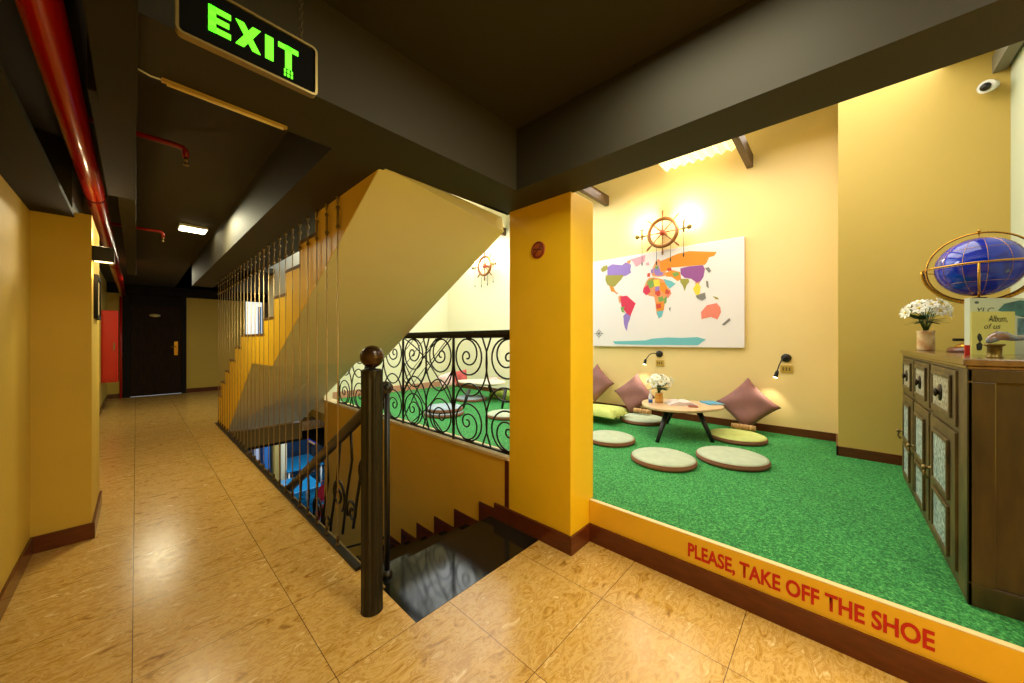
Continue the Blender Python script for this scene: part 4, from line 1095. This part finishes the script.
bm = BM()
for off_ in (-.05, .05):
    pts = []
    for i in range(33):
        an = PI + PI * i / 32
        pts.append(GC + sdv * (GR + .052) * math.cos(an) + vd * off_ + Vector((0, 0, (GR + .045) * math.sin(an))))
    tube(bm, pts, .009, 8)
obj('cradle_arms', bm, M_GOLD, gl)
bm = BM(); tube(bm, [GC + Vector((0, 0, -GR - .035)), GC + Vector((0, 0, GR + .05))], .003, 8)
ball(bm, GC + Vector((0, 0, GR + .048)), .010, 12); pf_ = GC - vd * (GR + .055); tube(bm, [pf_ + Vector((0, 0, .0)), pf_ + Vector((0, 0, -.13)), GC + Vector((0, 0, -GR - .04))], .006, 8); obj('axis_rod', bm, M_GOLD, gl)
hz = GC.z - GR * .9 - .06 - CT
bm = BM(); gx, gy = GC.x, GC.y
lathe(bm, [(.105, .034), (.095, .05), (.055, .07), (.048, .12), (.048, hz - .05), (.062, hz - .03), (.07, hz - .0), (.03, hz + .03)], (gx, gy, CT), 32); obj('pedestal', bm, M_GOLD, gl)
bm = BM(); lathe(bm, [(.0, 0), (.135, 0), (.14, .01), (.13, .03), (.105, .035)], (gx, gy, CT), 32); obj('wooden_base', bm, mat('mahogany', (90, 26, 14), .3, coat=.5), gl)
bm = BM(); e0 = Vector((gx, gy, CT + .085)); dirn = Vector((.92, .38, 0)).normalized() * -1
lside = -Vector((math.cos(TH), -math.sin(TH), 0)); tube(bm, [e0 + lside * .045, e0 + lside * .17], .010, 10); obj('side_lever', bm, M_PAT, gl)

# picture book and yellow card on the sideboard
def upright(name, label, cat, px0, px1, z1h, dist, thick, cov, lean=.0, parts=None):
    """thin board standing on the sideboard, facing the hall"""
    r0 = _ray(px0, 300); r1 = _ray(px1, 300)
    A = Vector((r0[0] * dist, r0[1] * dist, CT)); B = Vector((r1[0] * dist, r1[1] * dist, CT))
    t = thing(name, label, cat, ((A.x + B.x) / 2, (A.y + B.y) / 2, CT))
    w = (B - A); L_ = w.length; w.normalize(); nrm = Vector((w.y, -w.x, 0))
    if nrm.dot(A) > 0: nrm = -nrm
    def F(u, z, o): return A + w * u * L_ + nrm * o + Vector((0, 0, z)) - nrm * (lean * z)
    bm = BM(); v = [bm.verts.new(F(u, z, o)) for (u, z, o) in ((0, 0, 0), (1, 0, 0), (1, 0, -thick), (0, 0, -thick), (0, z1h, 0), (1, z1h, 0), (1, z1h, -thick), (0, z1h, -thick))]
    for f in ((0, 3, 2, 1), (4, 5, 6, 7), (0, 1, 5, 4), (1, 2, 6, 5), (2, 3, 7, 6), (3, 0, 4, 7)): bm.faces.new([v[i] for i in f])
    obj('board', bm, cov, t); return t, F, L_
def blob(F, t, pts, name, m, off=.0012):
    bm = BM(); A = [bm.verts.new(F(u, z, off)) for u, z in pts]; B = [bm.verts.new(F(u, z, .0001)) for u, z in pts]; bm.faces.new(A); bm.faces.new(B[::-1])
    for i in range(len(A)): bm.faces.new((A[i], A[(i + 1) % len(A)], B[(i + 1) % len(A)], B[i]))
    return obj(name, bm, m, t)
def script_text(F, t, body, u0, u1, L_, z, h, m, name):
    bm = text_mesh(body, (u1 - u0), h, 0, .25)
    for v in bm.verts: v.co = F(u0 + v.co.x, z + v.co.z, .0016)
    return obj(name, bm, m, t)
M_INK = mat('black_ink', (24, 28, 26), .6)
zz_b = lambda dist, y: H - (y - CY) / FPX * dist - CT
D1 = 2.0
tb_, F, L_ = upright('picture_book', 'large pale picture book with a blue seascape standing behind the yellow card', 'book', 970, 1036, zz_b(D1, 298), D1, .025, mat('pale_cover', (206, 214, 200), .35), .0)
hB = zz_b(D1, 298)
blob(F, tb_, [(.42, hB * .78), (.52, hB * .9), (.75, hB * .96), (1, hB * .93), (1, hB * .70), (.8, hB * .66), (.6, hB * .72)], 'seascape_print', mat('teal_sea_print', (60, 130, 130), .4, rgb2=(30, 70, 80), nscale=14))
blob(F, tb_, [(.72, hB * .3), (1, hB * .3), (1, hB * .64), (.72, hB * .64)], 'blue_print', mat('blue_photo_print', (110, 160, 180), .4, rgb2=(60, 90, 110), nscale=20))
blob(F, tb_, [(.10 + .035 * math.cos(k * PI / 4) , hB * .92 + .008 * math.sin(k * PI / 4)) for k in range(8)], 'round_logo', mat('logo_grey', (80, 100, 100), .5))
script_text(F, tb_, 'YI C', .10, .36, L_, hB * .73, hB * .10, M_INK, 'title')
D2 = 1.93
tc_, F2, L2 = upright('greeting_card', 'pale yellow handwritten card standing against the picture book', 'card', 971.5, 1015, zz_b(D2, 311.5), D2, .004, mat('yellow_card', (222, 216, 120), .5), .0)
hC = zz_b(D2, 311.5)
script_text(F2, tc_, 'Album,', .38, .82, L2, hC * .74, hC * .17, M_INK, 'handwriting')
script_text(F2, tc_, 'of us', .28, .66, L2, hC * .60, hC * .12, M_INK, 'handwriting')
blob(F2, tc_, [(.12, hC * .12), (.17, hC * .10), (.23, hC * .12), (.25, hC * .24), (.20, hC * .30), (.25, hC * .36), (.22, hC * .47), (.17, hC * .50), (.13, hC * .44), (.14, hC * .36), (.18, hC * .30), (.11, hC * .24)], 'ink_figure', M_INK)
r3 = _ray(968, 345); D3 = 1.90
c3 = Vector((r3[0] * D3, r3[1] * D3, CT))
bm = BM(); box(bm, c3.x - .010, c3.x + .010, c3.y - .006, c3.y + .012, CT, CT + .055)
o = obj('small_red_box', bm, mat('red_card_box', (180, 24, 20), .4), bevel=.002); tag(o, 'tiny red box standing at the left foot of the picture book', 'box'); shift_to_base(o, c3)

# bronze ornament with blue brown body
r4 = _ray(994.5, 350); D4 = 1.62; c4 = Vector((r4[0] * D4, r4[1] * D4, CT))
orn = thing('bronze_ornament', 'blue and brown curved sculpture resting on a short bronze stand', 'ornament', c4)
bm = BM(); lathe(bm, [(.0, 0), (.026, 0), (.026, .004), (.022, .008), (.022, .052), (.030, .056), (.032, .064), (.0, .066)], c4, 24); obj('stand', bm, M_BRNZ, orn)
rt = Vector((math.cos(TH), -math.sin(TH), 0)); o_ = c4 + Vector((0, 0, .066))
bm = BM(); pts = [o_ + rt * a_ + Vector((0, 0, b_)) for a_, b_ in ((-.032, .004), (-.022, .014), (-.004, .026), (.02, .036), (.05, .034), (.08, .026), (.12, .026), (.16, .030))]
tube(bm, pts, .01, 14, rad=[.006, .014, .020, .022, .020, .015, .014, .012]); obj('curved_body', bm, mat('glazed_blue_brown', (70, 130, 170), .2, rgb2=(110, 70, 40), nscale=14, coat=.6), orn)

# security camera
c = onx(990, 88, 4.75)
sc = thing('security_camera', 'white dome security camera high on the wall by the grey joist', 'camera', (4.82, c.y, c.z))
bm = BM(); tube(bm, [(4.82, c.y - .02, c.z + .05), (4.78, c.y - .02, c.z + .03)], .03, 16); tube(bm, [(4.79, c.y - .02, c.z + .03), (4.70, c.y + .03, c.z)], .045, 20, rad=[.040, .048]); obj('housing', bm, M_WHITE, sc)
bm = BM(); ball(bm, (4.695, c.y + .033, c.z - .003), .030, 20); obj('lens', bm, M_BLACK, sc)

# ------------------------------------------------------------------ lower floor seen down the stairwell
bm = BM(); box(bm, -1, 9, 3.0, 15, -3.3, -3.15); struct('floor_lower', bm, mat('blue_lower_floor', (20, 110, 150), .25, rgb2=(8, 60, 90), nscale=5))
bm = BM(); box(bm, -1, 9, 14.5, 14.7, -3.2, -.3); box(bm, -1.1, -1, 3, 14.5, -3.2, -.3); struct('wall_lower', bm, mat('blue_lower_wall', (24, 84, 130), .5, rgb2=(10, 34, 60), nscale=1.6))
bm = BM(); box(bm, XW + .12, 9, 5.9, 14.6, -.32, -.30); box(bm, -.6, 2.12, 7.0, 14.6, -.34, -.32); struct('ceiling_lower', bm, mat('lower_ceiling_dark', (14, 22, 34), .8))
def lowcol(x0, x1, y1, m, label, Y, name):
    a_ = ony(x0, 445, Y); b_ = ony(x1, 445, Y); bm = BM(); box(bm, a_.x, b_.x, Y, Y + .3, -3.15, -.32)
    box(bm, a_.x - .02, b_.x + .02, Y - .02, Y + .32, -3.15, -3.0)
    o = obj(name, bm, m, bevel=.01); tag(o, label, 'pillar'); shift_to_base(o, ((a_.x + b_.x) / 2, Y + .15, -3.15))
lowcol(273, 279, 0, mat('ochre_pillar', (186, 160, 90), .5), 'ochre pillar on the lower floor seen between the cables', 12.0, 'pillar')
lowcol(281, 287, 0, mat('cream_pillar', (236, 224, 186), .5), 'cream pillar on the lower floor right of the ochre one', 12.0, 'pillar')
lowcol(263, 270, 0, mat('blue_pillar', (40, 110, 180), .5), 'blue painted pillar on the lower floor left of the ochre one', 12.0, 'pillar')
lowcol(254, 260, 0, mat('pale_lilac_pillar', (190, 196, 216), .5), 'pale lilac pillar on the lower floor, leftmost of the row', 12.0, 'pillar')

# person downstairs in a blue shirt
def person_down():
    c = ony(316, 440, 13.4); x, y = c.x, 13.4; zf = -3.15
    t = thing('person', 'person in a bright blue shirt standing on the lower floor beyond the stair', 'person', (x, y, zf))
    verts = [(0, 0, .92), (0, 0, 1.12), (0, 0, 1.36), (0, 0, 1.47), (0, 0, 1.60), (0, 0, 1.70),
             (.17, 0, 1.38), (.24, -.05, 1.12), (.12, -.28, 1.02), (-.17, 0, 1.38), (-.24, -.05, 1.12), (-.12, -.28, 1.02),
             (.10, 0, .86), (.11, -.02, .48), (.11, .02, .08), (.11, -.12, .04), (-.10, 0, .86), (-.11, -.02, .48), (-.11, .02, .08), (-.11, -.12, .04)]
    edges = [(0, 1), (1, 2), (2, 3), (3, 4), (4, 5), (2, 6), (6, 7), (7, 8), (2, 9), (9, 10), (10, 11), (0, 12), (12, 13), (13, 14), (14, 15), (0, 16), (16, 17), (17, 18), (18, 19)]
    rad = [.14, .13, .15, .055, .095, .07, .07, .05, .035, .07, .05, .035, .09, .065, .045, .035, .09, .065, .045, .035]
    me = bpy.data.meshes.new('body'); me.from_pydata(verts, edges, []); me.update()
    o = bpy.data.objects.new('body', me); COL.objects.link(o); o.parent = t
    sk = o.modifiers.new('skin', 'SKIN'); ss = o.modifiers.new('sub', 'SUBSURF'); ss.levels = ss.render_levels = 1
    for v, r in zip(me.skin_vertices[0].data, rad): v.radius = (r, r * .8)
    me.skin_vertices[0].data[0].use_root = True
    me.materials.append(mat('skin_tone', (206, 160, 120), .6))
    bm = BM()
    lathe(bm, [(.16, 1.0), (.155, 1.12), (.175, 1.36), (.12, 1.44), (.07, 1.47)], (x, y, zf), 20, sy=.75); 
    for s_ in (1, -1): tube(bm, [(x + s_ * .13, y, zf + 1.40), (x + s_ * .21, y - .02, zf + 1.25), (x + s_ * .235, y - .05, zf + 1.14)], .07, 12)
    obj('shirt', bm, mat('blue_shirt', (20, 70, 210), .8), t)
    bm = BM()
    for s_ in (1, -1): tube(bm, [(x + s_ * .08, y, zf + 1.0), (x + s_ * .11, y - .02, zf + .5), (x + s_ * .11, y + .02, zf + .1)], .08, 12, rad=[.12, .09, .07])
    obj('trousers', bm, mat('dark_trousers', (24, 28, 40), .8), t)
    bm = BM(); ball(bm, (x, y + .02, zf + 1.66), .105, 16, s=(1, 1, .95)); obj('hair', bm, mat('black_hair', (14, 12, 10), .5), t)
    bm = BM(); 
    for s_ in (1, -1):
        ball(bm, (x + s_ * .035, y - .10, zf + 1.63), .010, 8)
    ball(bm, (x, y - .108, zf + 1.60), .014, 8); obj('face_features', bm, mat('face_dark', (120, 70, 50), .6), t)
person_down()
# red and pink bags hanging at the foot of the wall
def bag(px, py, Y, r, label, col_):
    p = ony(px, py, Y); bm = BM()
    lathe(bm, [(0, -r * 1.5), (r * .8, -r * 1.4), (r, -r * .5), (r * .9, r * .6), (r * .5, r * 1.2), (r * .3, r * 1.4)], p, 16, sx=1, sy=.5)
    tube(bm, [p + Vector((r * .3 * math.cos(a_), 0, r * 1.4 + r * .8 * math.sin(a_))) for a_ in [k * PI / 8 for k in range(9)]], r * .08, 6)
    o = obj('bag', bm, mat(label[:12], col_, .6)); tag(o, label, 'bag'); shift_to_base(o, p - Vector((0, 0, r * 1.5)))
bag(323, 492, 6.15, .085, 'crimson bag hanging low beyond the stair handrail, upper one', (214, 24, 60))
bag(322.5, 512, 6.12, .085, 'crimson bag hanging below the other one beyond the handrail', (200, 20, 52))
bag(321.5, 523, 6.05, .055, 'small blue and white bag hanging lowest beyond the handrail', (120, 160, 210))

# blue tables on the lower floor
def blue_table(px, py, label, w, d):
    p = onz(px, py, -2.42); t = thing('lower_floor_table', label, 'table', (p.x, p.y, -3.15))
    bm = BM(); box(bm, p.x - w, p.x + w, p.y - d, p.y + d, -2.46, -2.42); obj('tabletop', bm, mat('blue_table_paint', (20, 120, 170), .25, coat=.5), t, bevel=.01)
    for a_ in (-1, 1):
        for b_ in (-1, 1):
            bm = BM(); tube(bm, [(p.x + a_ * (w - .06), p.y + b_ * (d - .06), -2.46), (p.x + a_ * (w - .06), p.y + b_ * (d - .06), -3.15)], .025, 8); obj('leg', bm, M_WHITE, t)
blue_table(299, 462, 'blue table on the lower floor right of the cream pillar, farther one', .5, .7)
blue_table(297, 484, 'blue table on the lower floor below the other one, nearer one', .45, .6)
